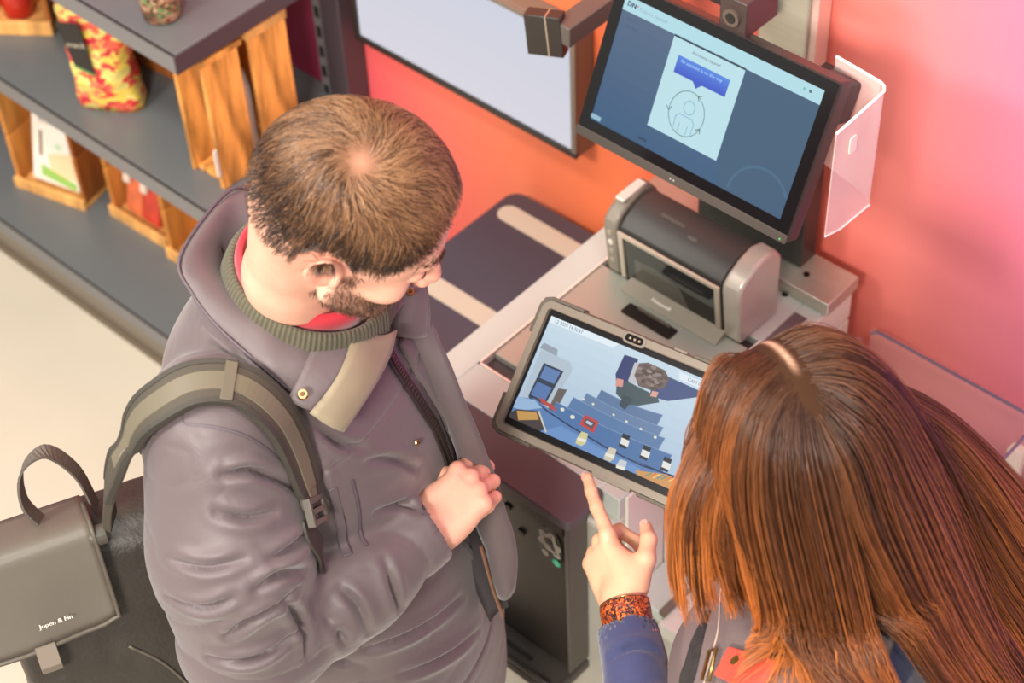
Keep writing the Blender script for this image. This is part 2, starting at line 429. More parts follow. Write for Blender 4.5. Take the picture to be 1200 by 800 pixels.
# sloped lip in front of the window
b = MB().prism([(1.7735, .8625), (1.7735, CZ), (1.7440, CZ), (1.7440, .8525)], (-1.436, 0, 0), (0, 1, 0), (0, 0, 1), (.200, 0, 0))
b.build('front_lip', mat('lip_grey', (150, 141, 126), rough=0.35, metal=0.2), s, bevel=0.001)
ln = nrm(np.cross(V(1, 0, 0), V(0, 0.0295, 0.010)));  ln = ln if ln[2] > 0 else -ln
p = Pic(V(-1.378, 1.758, .8576) + ln * .0008, (1, 0, 0), V(0, -0.0295, -0.010), ln)
p.text('Honeywell', 0, 0.004, 0.0090, (244, 234, 222), bold=0.0004); p.build('maker_mark', PRINT, s)
MB().prism(rrect(-1.405, 1.706, -1.302, 1.733, .004), (0, 0, CZ), (1, 0, 0), (0, 1, 0), (0, 0, .0012)).build('slot', mat('slot_black', (26, 22, 18), rough=0.4), s)
MB().box((-1.385, 1.728, CZ + .0012), (-1.318, 1.7335, CZ + .003)).build('slot_bar', mat('slot_bar', (96, 88, 78), rough=0.3), s)

# ------------------------------------------------------------------ touch monitor
mo = thing('touch_monitor', 'black touch monitor showing a help message above the scanner', 'monitor', (-1.35, 1.975, 0.877))
mc = V(-1.24, 1.685, 1.383); mr_ = V(1, 0, 0); md_ = nrm(V(0.0, -.417, -.909)); mn = nrm(V(0, -.909, .417))
hw, hh = .1725, .097
def mp_(x, y, d=0.0): return mc + mr_ * x + md_ * y + mn * d
b = MB().prism(rrect(-hw - .020, -hh - .018, hw + .020, hh + .030, .006), mc, mr_, md_, -mn * .034); b.build('housing', mat('monitor_black', (46, 40, 38), rough=0.35), mo, bevel=0.004)
b = MB()
for q in ((-hw - .018, -hh - .016, hw + .018, -hh), (-hw - .018, hh, hw + .018, hh + .016), (-hw - .018, -hh, -hw, hh), (hw, -hh, hw + .018, hh)):
    b.prism([(q[0], q[1]), (q[2], q[1]), (q[2], q[3]), (q[0], q[3])], mc, mr_, md_, mn * .0015)
b.build('bezel', mat('bezel_gloss', (20, 19, 20), rough=0.15), mo)
b = MB().prism(rrect(-hw - .020, hh + .016, hw + .020, hh + .030, .003), mc, mr_, md_, mn * .003); b.build('bottom_bar', mat('bar_grey', (72, 64, 58), rough=0.4), mo, bevel=0.001)
b = MB().prism(rrect(.135, -.105, .186, -.045, .004), mc - mn * .034, mr_, md_, -mn * .045); b.build('rear_cover', mat('rear_brown', (60, 48, 46), rough=0.5), mo, bevel=0.004)
b = MB().prism(rrect(-.10, -.010, .165, .075, .02), mc - mn * .034, mr_, md_, -mn * .055); b.build('rear_box', mat('rear_brown', (60, 48, 46), rough=0.5), mo, bevel=0.006)
p = Pic(mc + mn * .0034, mr_, md_, mn)
for x_, y_, c_ in ((-.012, .023, (230, 225, 215)), (-.006, .023, (230, 225, 215)), (hw + .010, .025, (120, 240, 130))):
    p = Pic(mc + mn * .0034, mr_, md_, mn); p.poly(ngon(x_, hh + y_, .0014), c_); p.build('indicator_light', SCREEN, mo)
p = Pic(mc + mn * .0002, mr_, md_, mn)
p.grad(-hw, -hh, hw, hh, (84, 104, 130), (58, 92, 126), 10)
p.poly([(0.02, -hh + .02), (hw, -hh + .02), (hw, hh), (0.06, hh)], (62, 92, 118))
p.line([(.128 + .05 * math.cos(a), .092 + .05 * math.sin(a)) for a in np.linspace(math.pi * 1.0, math.pi * 1.82, 16)], .004, (70, 106, 132))
p.line(ngon(.15, .10, .085, .085, 32), .003, (70, 102, 130), True) if False else None
p.rect(-hw, -hh, hw, -hh + .0215, (176, 218, 228))
p.text('DN', -hw + .006, -hh + .0135, .0105, (52, 58, 92), bold=.0004); p.poly(ngon(-hw + .0245, -hh + .0085, .0012), (200, 70, 60))
p.text('Diebold Nixdorf', -hw + .028, -hh + .0135, .0075, (140, 176, 192))
p.poly(ngon(hw - .030, -hh + .010, .0022), (120, 190, 190)); p.poly(ngon(hw - .020, -hh + .010, .0022), (70, 110, 120))
p.text('Assistance', -hw + .012, -hh + .032, .005, (70, 90, 114)); p.text('Please wait', -hw + .012, -hh + .043, .005, (70, 90, 114))
# card
cx0, cx1, cy0, cy1 = -.0765, .0485, -.0735, .0640
p.rect(cx0, cy0 - .003, hw - .012 if False else cx1 + .0, cy0, (40, 66, 80))
p.rect(cx0, cy0, cx1, cy1, (186, 222, 230))
p.text('Assistance required', cx0 + .036, cy0 + .012, .0062, (70, 92, 100))
bx0, bx1, by0, by1 = cx0 + .016, cx1 - .018, cy0 + .022, cy0 + .048
p.grad(bx0, by0, bx1, by1, (84, 132, 222), (58, 88, 196), 8)
p.poly([(-.016 - .010, by1), (-.016 + .006, by1), (-.016 - .002, by1 + .008)], (60, 90, 196))
p.text('An assistant is on the way', bx0 + .006, by0 + .0085, .0070, (176, 214, 255), sx=1.0)
cc = (-.020, .022)
p.line(ngon(cc[0], cc[1], .0300, .0330, 40), .0011, (96, 120, 128), True)
for a in (-1.25, 0.35, 2.95):
    q = (cc[0] + .030 * math.cos(a), cc[1] + .033 * math.sin(a)); tg = a + math.pi / 2
    for da in (2.5, -2.5):
        p.line([q, (q[0] + .0075 * math.cos(tg + da + math.pi), q[1] + .0075 * math.sin(tg + da + math.pi))], .0012, (70, 92, 98))
p.line(ngon(cc[0] + .002, cc[1] - .010, .0092, .0100, 24), .0010, (120, 164, 200), True)
p.line([(cc[0] - .014, cc[1] + .026), (cc[0] - .016, cc[1] + .010), (cc[0] - .011, cc[1] + .004), (cc[0] + .012, cc[1] + .004), (cc[0] + .017, cc[1] + .010), (cc[0] + .016, cc[1] + .026)], .0010, (120, 164, 200))
p.line([(cc[0] - .006, cc[1] + .016), (cc[0] - .006, cc[1] + .029)], .001, (120, 164, 200)); p.line([(cc[0] + .008, cc[1] + .016), (cc[0] + .008, cc[1] + .029)], .001, (120, 164, 200))
p.rect(-hw, hh - .010, -hw + .018, hh - .003, (150, 186, 206))
p.rect(-.085, hh - .012, -.070, hh - .008, (50, 66, 92))
p.build('display', SCREEN, mo)
# stand: broad black plate on the ledge
b = MB().box((-1.44, 1.957, 0.877), (-1.223, 2.0, 1.17)); b.build('stand', mat('stand_black', (34, 30, 28), rough=0.4), mo, bevel=0.002)
MB().tube([V(-1.30, 1.975, 1.14), V(-1.30, 1.90, 1.18), V(-1.30, 1.775, 1.29)], .018, 14).build('mount_arm', M_BLACK, mo, smooth=True)

# ------------------------------------------------------------------ column, cameras, acrylic shield
c = thing('steel_column', 'brushed steel column rising behind the touch monitor', 'column', (-1.32, 2.02, 0.877))
MB().box((-1.372, 2.001, 0.878), (-1.282, 2.043, 2.1)).build('shaft', M_STEEL, c, bevel=0.002)
MB().box((-1.282, 2.008, 0.878), (-1.268, 2.043, 2.1)).build('side_face', mat('side_pale', (226, 190, 178), rough=0.35, metal=0.3), c, bevel=0.001)  # side face of the column, coloured paler and pinker than the shaft

c = thing('security_camera', 'small dark camera with a round lens on a bar above the monitor', 'camera', (-1.25, 1.80, 1.49))
q = at(858, 20, y=1.735)
M_CAM = mat('camera_brown', (66, 52, 48), rough=0.4)
MB().box(q + V(-.022, 0, -.028), q + V(.024, .075, .030)).build('camera_body', M_CAM, c, bevel=0.002)
MB().tube([q + V(0, -.004, 0), q + V(0, .002, 0)], .0135, 20).build('lens', mat('lens_ring', (92, 78, 70), rough=0.25), c)
MB().tube([q + V(0, -.005, 0), q + V(0, -.003, 0)], .008, 18).build('lens_glass', M_GLOSSB, c)
MB().box(q + V(-.115, .030, -.018), q + V(-.022, .065, .016)).build('bar', mat('camera_bar', (58, 46, 42), rough=0.4), c, bevel=0.002)
MB().box(q + V(-.020, .06, -.02), q + V(-.010, .262, -.008)).build('mounting_arm', M_BLACK, c)

c = thing('camera_arm', 'square black camera head on a jointed arm left of the monitor', 'camera arm', (-1.58, 1.8, 1.3))
q = at(640, 38, y=1.74)
ax = (V(1, 0, 0), V(0, 1, 0), V(0, 0, 1))
fd = nrm(V(.35, -.93, 0)); rd = nrm(V(.93, .35, 0)); ud = V(0, 0, 1)
tl = nrm(V(-0.10, 0, 1)); rd = nrm(rd - tl * np.dot(rd, tl)); fd = nrm(np.cross(rd, tl))
MB().obox(q, (rd, fd, tl), (.030, .012, .036)).build('camera_head', mat('head_black', (52, 46, 42), rough=0.4), c, bevel=0.0015)
MB().obox(q + rd * .006, (rd, fd, tl), (.0012, .0125, .0365)).build('silver_line', mat('silver_line', (190, 176, 156), rough=0.3, metal=0.6), c)
MB().obox(q + V(.030, .13, .01), (V(1, 0, 0), V(0, 1, 0), V(0, 0, 1)), (.018, .13, .018)).build('arm', mat('arm_grey', (92, 84, 78), rough=0.35), c, bevel=0.002)
MB().box(q + V(.012, .235, -.008), q + V(.24, .265, .028)).build('cross_bar', mat('arm_dark', (58, 50, 46), rough=0.4), c, bevel=0.002)

# acrylic privacy shield, bent once
ac = mat('frosted_acrylic', (250, 226, 218), rough=0.25, trans=0.0, alpha=0.42, spec=0.5)
c = thing('acrylic_shield', 'bent frosted acrylic privacy shield at the right of the monitor', 'shield', (-1.1, 1.8, 1.25))
b = MB()
xs = -1.005
pth = [(-1.105, 1.806), (-1.06, 1.797), (-1.02, 1.788), (xs - .006, 1.781), (xs, 1.772), (xs, 1.70), (xs, 1.664)]
zt = [1.462, 1.466, 1.470, 1.473, 1.473, 1.470, 1.469]; zb = [1.27, 1.27, 1.27, 1.27, 1.27, 1.274, 1.286]
vs = []; fs = []
for i, (x, y) in enumerate(pth):
    j = min(i + 1, len(pth) - 1); h = max(i - 1, 0); d = nrm(V(pth[j][0] - pth[h][0], pth[j][1] - pth[h][1], 0)); n_ = V(-d[1], d[0], 0) * -.002
    vs += [V(x, y, zb[i]), V(x, y, zt[i]), V(x, y, zt[i]) + n_, V(x, y, zb[i]) + n_]
for i in range(len(pth) - 1):
    for q_ in range(4): fs.append((i * 4 + q_, i * 4 + (q_ + 1) % 4, (i + 1) * 4 + (q_ + 1) % 4, (i + 1) * 4 + q_))
fs += [(0, 1, 2, 3), tuple((len(pth) - 1) * 4 + q_ for q_ in (3, 2, 1, 0))]
b.add(vs, fs); b.build('acrylic_sheet', ac, c)
b = MB()
rim = mat('acrylic_edge', (255, 238, 230), rough=0.3)
b.tube([V(x, y, z) for (x, y), z in zip(pth, zt)], .0022, 6).build('polished_edge', rim, c)
MB().tube([V(x, y, z) for (x, y), z in zip(pth[4:], zb[4:])], .0016, 6).build('polished_edge', rim, c)
MB().prism(rrect(-.008, -.014, .008, .014, .004), V(xs + .0005, 1.705, 1.425), (0, 1, 0), (0, 0, 1), (.002, 0, 0)).build('sticker', mat('sticker_white', (246, 226, 214), rough=0.5), c)
MB().box((-1.125, 1.79, 1.40), (-1.09, 1.812, 1.44)).build('bracket', M_BLACK, c)

# ------------------------------------------------------------------ side shelf with pale strips, left of the counter
c = thing('side_shelf', 'dark low shelf with two pale strips between wall and steel counter', 'shelf', (-1.78, 1.8, 0.6))
Z = 0.60
MB().prism(rrect(-1.943, 1.43, -1.563, 2.03, .030), (0, 0, Z - .022), (1, 0, 0), (0, 1, 0), (0, 0, .022)).build('board', mat('shelf_plum', (74, 68, 78), rough=0.38, var=0.03), c, bevel=0.003)
for ya, yb, xa in ((1.945, 1.990, -1.925), (1.705, 1.750, -1.930), (1.465, 1.510, -1.930)):
    MB().prism(rrect(xa, ya, -1.575, yb, .022), (0, 0, Z), (1, 0, 0), (0, 1, 0), (0, 0, .0012)).build('pale_strip', mat('strip_beige', (206, 192, 172), rough=0.45), c)
MB().box((-1.90, 1.45, 0.0), (-1.58, 2.0, Z - .022)).build('base_cabinet', M_DARK2, c)

# ------------------------------------------------------------------ bagging platform and its glass, right of the counter
c = thing('bagging_platform', 'pale steel bagging platform at the right of the checkout counter', 'platform', (-0.7, 1.7, 0))
M_BAG = mat('platform_steel', (230, 226, 214), rough=0.22, metal=0.25, var=0.02, vscale=5)
MB().box((-1.07, 1.40, 0.57), (-0.785, 2.02, 0.60)).build('deck', M_BAG, c, bevel=0.003)
MB().box((-0.772, 1.40, 0.57), (-0.30, 2.02, 0.60)).build('deck', M_BAG, c, bevel=0.003)
MB().box((-1.142, 1.42, 0.57), (-1.078, 2.02, 0.597)).build('side_strip', M_STEELW, c, bevel=0.002)
MB().box((-1.13, 1.46, 0.0), (-0.32, 2.0, 0.57)).build('base', mat('kiosk_panel', (0, 0, 0)), c)
MB().tube([V(-1.074, 1.415, .606), V(-1.074, 1.452, .606)], .007, 12).build('clamp', mat('clamp_grey', (110, 100, 84), rough=0.35), c)
gl = mat('clear_glass', (245, 235, 235), rough=0.02, trans=0.0, alpha=0.10, spec=0.6)
ge = mat('glass_edge', (124, 108, 132), rough=0.15)
g = thing('glass_guard', 'low clear glass guard round the bagging platform by the pink wall', 'glass guard', (-0.95, 2.0, 0.6))
def pane(lo, hi, top, r=.0028):
    MB().box(lo, hi).build('pane', gl, g)
    MB().tube([np.array(t_) for t_ in top], r, 8).build('pane_edge', ge, g)
zt_ = .765
pane((-1.105, 2.012, .602), (-0.40, 2.018, zt_), [(-1.105, 2.015, zt_ - .012), (-1.098, 2.015, zt_ - .003), (-1.088, 2.015, zt_), (-0.40, 2.015, zt_)])
pane((-1.112, 1.50, .602), (-1.106, 1.985, zt_), [(-1.109, 1.50, zt_), (-1.109, 1.965, zt_), (-1.109, 1.98, zt_ - .004), (-1.109, 1.985, zt_ - .016), (-1.109, 1.985, .62)])
pane((-0.782, 1.50, .602), (-0.776, 1.985, zt_ + .01), [(-0.779, 1.50, zt_ + .01), (-0.779, 1.985, zt_ + .01)])
for x, y, h in ((-1.098, 1.998, .105), (-0.795, 1.995, .115)):
    MB().prism(rrect(-.014, 0, .014, h, .010), V(x, y, .602), (1, 0, 0), (0, 0, 1), (0, -.02, 0)).build('clamp_post', mat('clamp_cream', (240, 226, 204), rough=0.35), g, bevel=0.003)
# ================================================================== GONDOLA SHELVES
XR, FY = -2.365, 1.585
sh = thing('gondola_shelf', 'dark grey metal store shelving with three boards at the left', 'shelving', (-3.0, 1.8, 0))
M_SH = mat('shelf_grey', (104, 107, 108), rough=0.33, var=0.04, vscale=2.5, spec=0.6)
M_LIP = mat('shelf_lip', (114, 112, 112), rough=0.4)
M_GRV = mat('groove_dark', (44, 38, 40), rough=0.5)
for z, fy, n_ in ((0.985, FY, 'shelf_board'), (0.605, FY, 'shelf_board'), (0.150, 1.550, 'shelf_board')):
    bd = MB().box((-4.3, fy + .004, z - .03), (XR, 2.02, z)).build(n_, M_SH, sh, bevel=0.002)
    MB().box((-4.3, fy, z - .044), (XR - .001, fy + .004, z - .0035)).build('front_lip', M_LIP, bd, bevel=0.001)
    MB().box((-4.3, fy - .0004, z - .0038), (XR, fy + .004, z + .0006)).build('groove', M_GRV, bd)
    if z > .2: MB().box((XR - .001, fy, z - .044), (XR + .003, 2.02, z - .002)).build('side_lip', mat('side_lip', (78, 66, 72), rough=0.45), bd, bevel=0.001)
MB().box((-4.3, 1.574, 0.0), (XR, 1.60, 0.106)).build('kick_plate', mat('kick_taupe', (128, 118, 104), rough=0.45), sh)
MB().box((-4.3, 1.562, 0.0), (XR, 1.574, 0.02)).build('kick_foot', mat('kick_foot', (104, 90, 74), rough=0.5), sh)
MB().box((-4.3, 2.02, 0.15), (-2.458, 2.045, 2.1)).build('back_panel', mat('panel_shaded_pink', (150, 42, 76), rough=0.4), sh)  # wall pink darkened in the colour to imitate shade behind the boards
up = MB().box((-2.424, 1.99, 0.0), (-2.366, 2.048, 2.1)).build('upright_post', mat('upright_plum', (74, 62, 68), rough=0.4), sh, bevel=0.003)
st = MB().box((-2.458, 2.0, 0.0), (-2.426, 2.048, 2.1)).build('slotted_strip', mat('strip_grey', (116, 112, 112), rough=0.4), sh)
b = MB()
z = .30
while z < 1.2:
    b.box((-2.452, 1.9985, z), (-2.440, 2.0005, z + .026)); z += .05
b.build('slots', M_BLACK, st)['kind'] = 'stuff'

# ------------------------------------------------------------------ wooden crates
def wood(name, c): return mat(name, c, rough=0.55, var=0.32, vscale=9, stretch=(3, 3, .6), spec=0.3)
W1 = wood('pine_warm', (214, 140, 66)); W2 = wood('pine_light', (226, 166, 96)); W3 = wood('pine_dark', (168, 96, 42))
PL = {}
def plank(parent, lo, hi, m_):
    sz = tuple(round(hi[i] - lo[i], 4) for i in range(3)); c_ = [(hi[i] + lo[i]) / 2 for i in range(3)]
    key = sz + (m_.name,)
    if key not in PL:
        h = [x / 2 for x in sz]; bm_ = MB().box((-h[0], -h[1], -h[2]), (h[0], h[1], h[2]))
        me = bpy.data.meshes.new('plank'); me.from_pydata(bm_.v, [], bm_.f); me.update(); me.materials.append(m_); PL[key] = me
    o = bpy.data.objects.new('plank', PL[key]); COL.objects.link(o); o.parent = parent; o.location = c_
    md = o.modifiers.new('bevel', 'BEVEL'); md.width = .0015; md.segments = 1
    return o
def crate(label, loc, rotz, w, d, h, lip=.03, group='wooden crates on the shelving', ms=(W1, W2, W3), nb=2):
    """open-fronted crate: base, two sides, back and a low front lip, all of separate planks"""
    t_ = thing('wooden_crate', label, 'crate', loc, rotz, group)
    th = .011; g_ = .006
    for i in range(nb):
        plank(t_, (-w / 2, d * i / nb + g_ / 2, 0), (w / 2, d * (i + 1) / nb - g_ / 2, th), ms[1])
    for i in range(nb):
        z0_, z1_ = th + (h - th) * i / nb + g_ / 2, th + (h - th) * (i + 1) / nb - g_ / 2
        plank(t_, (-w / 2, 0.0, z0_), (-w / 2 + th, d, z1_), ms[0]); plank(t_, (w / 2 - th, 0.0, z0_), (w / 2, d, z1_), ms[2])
        plank(t_, (-w / 2 + th, d - th, z0_), (w / 2 - th, d, z1_), ms[0])
    if lip: plank(t_, (-w / 2 - .001, -th, 0), (w / 2 + .001, 0, lip), ms[1])
    return t_
crate('light wooden crate holding a white and green food box on the lowest board', ((-3.22 - 3.023) / 2 + .0, (1.657 + 1.707) / 2, .150), math.radians(14), .205, .20, .29)
crate('narrow wooden crate with red and orange packs on the lowest board', (-2.868, 1.742, .150), math.radians(2), .195, .19, .27)
crate('wooden crate almost hidden behind the man on the lowest board', (-2.655, 1.735, .150), math.radians(4), .19, .19, .27)
crate('wooden crate with red jars at the left end of the middle board', (-3.16, 1.690, .605), math.radians(37), .24, .17, .20, lip=.035)
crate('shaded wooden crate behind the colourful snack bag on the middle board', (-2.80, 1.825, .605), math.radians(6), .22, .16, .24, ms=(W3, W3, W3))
# slatted crate on end at the right end of the middle board
t = thing('wooden_crate', 'scorched wooden crate standing on end at the right end of the middle board', 'crate', (-2.50, 1.76, .605), 0, 'wooden crates on the shelving')
WS = mat('pine_scorched', (222, 152, 78), rough=0.5, var=0.75, vscale=11, stretch=(3.0, 3.0, .5), spec=0.3)
def wp(lo, hi, m_=WS): plank(t, (lo[0] + 2.50, lo[1] - 1.76, lo[2] - .605), (hi[0] + 2.50, hi[1] - 1.76, hi[2] - .605), m_)
wp((-2.392, 1.652, .606), (-2.380, 1.742, .905)); wp((-2.392, 1.772, .606), (-2.380, 1.866, .905))
wp((-2.47, 1.655, .905), (-2.380, 1.755, .917)); wp((-2.47, 1.765, .905), (-2.376, 1.868, .930), W2)
wp((-2.47, 1.855, .606), (-2.392, 1.866, .75)); wp((-2.47, 1.855, .76), (-2.392, 1.866, .90))
wp((-2.47, 1.664, .606), (-2.393, 1.854, .618)); wp((-2.482, 1.655, .606), (-2.472, 1.75, .90)); wp((-2.482, 1.765, .606), (-2.472, 1.86, .90))
wp((-2.378, 1.735, .606), (-2.370, 1.778, .640), W2)
o = MB().box((-2.3795, 1.6435, .645), (-2.384, 1.651, .71)).build('price_tag', mat('tag_white', (226, 214, 200), rough=0.5), t)
# white bottle inside it
t = thing('white_bottle', 'white bottle showing through the gap of the standing wooden crate', 'bottle', (-2.43, 1.757, .618))
MB().lathe((-2.43, 1.757, .6185), [(.010, 0), (.027, .002), (.030, .02), (.030, .16), (.024, .19), (.012, .215), (.011, .24)], 18).build('bottle_body', mat('bottle_white', (226, 220, 212), rough=0.25), t, smooth=True)
MB().lathe((-2.43, 1.757, .858), [(.013, 0), (.013, .018), (.011, .021)], 16).build('cap', mat('cap_white', (240, 236, 230), rough=0.35), t)

# ------------------------------------------------------------------ food packages
def spot_mat(name, cols, scale):
    mt = bpy.data.materials.new(name); mt.use_nodes = True; n = mt.node_tree.nodes; l = mt.node_tree.links
    b_ = n['Principled BSDF']; b_.inputs['Roughness'].default_value = .3
    tc_ = n.new('ShaderNodeTexCoord'); mp = n.new('ShaderNodeMapping'); mp.inputs['Scale'].default_value = (1, 1, 1.6)
    vo = n.new('ShaderNodeTexVoronoi'); vo.inputs['Scale'].default_value = scale
    no = n.new('ShaderNodeTexNoise'); no.inputs['Scale'].default_value = scale * .7
    mx = n.new('ShaderNodeMix'); mx.data_type = 'VECTOR'; mx.inputs[0].default_value = .06
    l.new(tc_.outputs['Object'], mp.inputs[0]); l.new(mp.outputs[0], no.inputs['Vector']); l.new(mp.outputs[0], mx.inputs[4]); l.new(no.outputs['Color'], mx.inputs[5]); l.new(mx.outputs[1], vo.inputs['Vector'])
    sx = n.new('ShaderNodeSeparateColor'); l.new(vo.outputs['Color'], sx.inputs[0])
    rp_ = n.new('ShaderNodeValToRGB'); rp_.color_ramp.interpolation = 'CONSTANT'; l.new(sx.outputs[0], rp_.inputs[0])
    e_ = rp_.color_ramp.elements; e_[0].color = lin(cols[0]); e_[1].position = 1 / len(cols); e_[1].color = lin(cols[1])
    for i, c_ in enumerate(cols[2:]): q_ = e_.new((i + 2) / len(cols)); q_.color = lin(c_)
    l.new(rp_.outputs[0], b_.inputs['Base Color'])
    bp = n.new('ShaderNodeBump'); bp.inputs['Distance'].default_value = .004; bp.inputs['Strength'].default_value = .5
    l.new(vo.outputs['Distance'], bp.inputs['Height']); l.new(bp.outputs[0], b_.inputs['Normal'])
    return mt
def bag(name, label, loc, rotz, w, d, h, m_, cat='bag', lean=0.0):
    t_ = thing(name, label, cat, loc, rotz)
    n = 22; N = 14; vs = []; fs = []
    rs = np.random.RandomState(int(abs(loc[0]) * 1000))
    for i in range(N + 1):
        z_ = h * i / N; f = i / N
        dd = d / 2 * (max(0.0, 1 - ((f - .35) / .68) ** 2) ** .5 if f > .03 else .75); dd = max(dd, .0025)
        ww = w / 2 * (1 - .10 * math.sin(math.pi * min(1, f * 1.1)))
        for k_ in range(n):
            a = 2 * math.pi * k_ / n; ca, sa = math.cos(a), math.sin(a)
            e_ = .55
            x_ = ww * np.sign(ca) * abs(ca) ** e_ * (1 + .03 * rs.randn()); y_ = dd * np.sign(sa) * abs(sa) ** .8 * (1 + .10 * rs.randn() * (f > .05))
            vs.append((x_, y_ + lean * f * h, z_))
    for i in range(N):
        for k_ in range(n): fs.append((i * n + k_, i * n + (k_ + 1) % n, (i + 1) * n + (k_ + 1) % n, (i + 1) * n + k_))
    fs += [tuple(range(n))[::-1], tuple(N * n + k_ for k_ in range(n))]
    b_ = MB(); Mw = np.array(FRAMES[t_.name]); vw = np.array(vs) @ Mw[:3, :3].T + Mw[:3, 3]; b_.add(vw, fs)
    b_.build('pouch', m_, t_, smooth=True)
    return t_
t = bag('snack_bag', 'clear bag of red, yellow and green snacks at the middle board front', (-2.775, 1.690, .605), math.radians(30), .150, .085, .25,
    spot_mat('snack_mix', [(222, 60, 56), (232, 200, 84), (214, 196, 110), (236, 96, 70), (226, 190, 90), (240, 214, 120), (196, 44, 60), (240, 120, 90)], 46))
fr = np.array(FRAMES[t.name]); a_, n_ = fr[:3, 0], -fr[:3, 1]
p = Pic(fr[:3, 3] + n_ * .0485 + V(0, 0, .215) - a_ * .058, a_, V(0, 0, -1), n_)
p.poly([(0.0, -.02), (.048, -.02), (.060, .105), (.018, .085)], (38, 34, 30)); p.poly([(.018, .085), (.060, .105), (.060, .112), (.018, .092)], (70, 130, 70))
p.text('snack', .012, .04, .018, (190, 180, 160)); p.build('paper_label', PRINT, t)
bag('snack_bag', 'brown snack bag standing behind the colourful one on the middle board', (-2.885, 1.775, .605), math.radians(25), .11, .06, .24,
    spot_mat('brown_mix', [(150, 104, 60), (190, 150, 90), (110, 76, 44), (206, 170, 110)], 50))
t = thing('glass_jar', 'jar of mixed dried herbs standing on the top board', 'jar', (-2.475, 1.655, .985))
MB().lathe((-2.475, 1.655, .9855), [(.030, 0), (.036, .003), (.038, .02), (.038, .10), (.033, .115)], 22).build('jar_body', spot_mat('herb_mix', [(120, 84, 60), (84, 62, 40), (160, 120, 90), (110, 130, 80), (190, 150, 120), (140, 60, 50)], 70), t, smooth=True)
MB().lathe((-2.475, 1.655, 1.1005), [(.036, 0), (.036, .016), (.034, .018)], 22).build('lid', mat('lid_gold', (190, 160, 100), rough=0.3, metal=0.6), t)
t = thing('glass_jar', 'dark jar beside the herb jar further left on the top board', 'jar', (-2.64, 1.72, .985))
MB().lathe((-2.64, 1.72, .9855), [(.030, 0), (.034, .003), (.036, .02), (.036, .10), (.031, .112)], 22).build('jar_body', mat('jar_red', (120, 44, 40), rough=0.2), t, smooth=True)
# white and green box in the first crate
t = thing('food_box', 'white food box with green bands leaning in the wooden crate', 'box', (-3.135, 1.775, .164), math.radians(14))
fr = np.array(FRAMES[t.name])
def loc2w(p_): return fr[:3, :3] @ V(*p_) + fr[:3, 3]
ax_ = [fr[:3, 0], nrm(fr[:3, 1] * .96 + V(0, 0, -.28)), None]; ax_[2] = np.cross(ax_[0], ax_[1])
cb = loc2w((.0, -.035, .115))
MB().obox(cb, ax_, (.068, .018, .108)).build('carton', mat('carton_white', (236, 226, 212), rough=0.4), t, bevel=0.002)
p = Pic(cb - ax_[1] * .0184 + ax_[2] * .108 - ax_[0] * .062, ax_[0], -ax_[2], -ax_[1])
p.rect(0, 0, .124, .035, (140, 214, 120)); p.text('VITTAM', .012, .066, .026, (90, 74, 62)); p.rect(.016, .085, .024, .150, (120, 90, 66))
p.poly([(.04, .14), (.124, .12), (.124, .19), (.05, .185)], (244, 206, 160)); p.poly([(.02, .172), (.124, .196), (.124, .214), (.02, .20)], (150, 190, 90)); p.poly(ngon(.07, .115, .012, .008), (190, 216, 180))
p.build('print', PRINT, t)
# packs in the second crate, jars in the far crate
PK = [((-2.905, 1.80), 'orange pack with a white corner in the narrow crate', (232, 120, 76)), ((-2.845, 1.80), 'red pack beside the orange one in the narrow crate', (214, 74, 56))]
for (x, y), lb, c_ in PK:
    t = thing('food_pack', lb, 'pack', (x, y, .162), math.radians(2), 'packs in the narrow crate')
    MB().obox((x, y, .262), (V(1, 0, 0), nrm(V(0, .97, -.24)), nrm(V(0, .24, .97))), (.027, .022, .098)).build('carton', mat('pack_%d' % c_[1], c_, rough=0.4, var=0.25, vscale=25), t, bevel=0.003)
    MB().obox((x - .012, y - .0455 + .02, .30), (V(1, 0, 0), nrm(V(0, .97, -.24)), nrm(V(0, .24, .97))), (.010, .004, .045)).build('paper_band', mat('band_cream', (236, 216, 196), rough=0.5), t)
for i, (dx, dy, lb) in enumerate(((-.06, .06, 'red lidded jar at the crate back on the middle board'), (.03, .055, 'red lidded jar nearest the crate right side'), (-.02, .11, 'red lidded jar deepest in the corner crate'))):
    ca, sa = math.cos(math.radians(37)), math.sin(math.radians(37)); x, y = -3.16 + dx * ca - dy * sa, 1.690 + dx * sa + dy * ca
    t = thing('red_jar', lb, 'jar', (x, y, .617), 0, 'red jars in the corner crate')
    MB().lathe((x, y, .6175), [(.028, 0), (.033, .003), (.034, .02), (.034, .07), (.028, .085)], 18).build('jar_body', mat('sauce_red', (196, 52, 36), rough=0.2), t, smooth=True)
    MB().lathe((x, y, .7025), [(.030, 0), (.030, .016), (.028, .018)], 18).build('lid', mat('lid_white', (220, 206, 196), rough=0.35), t)

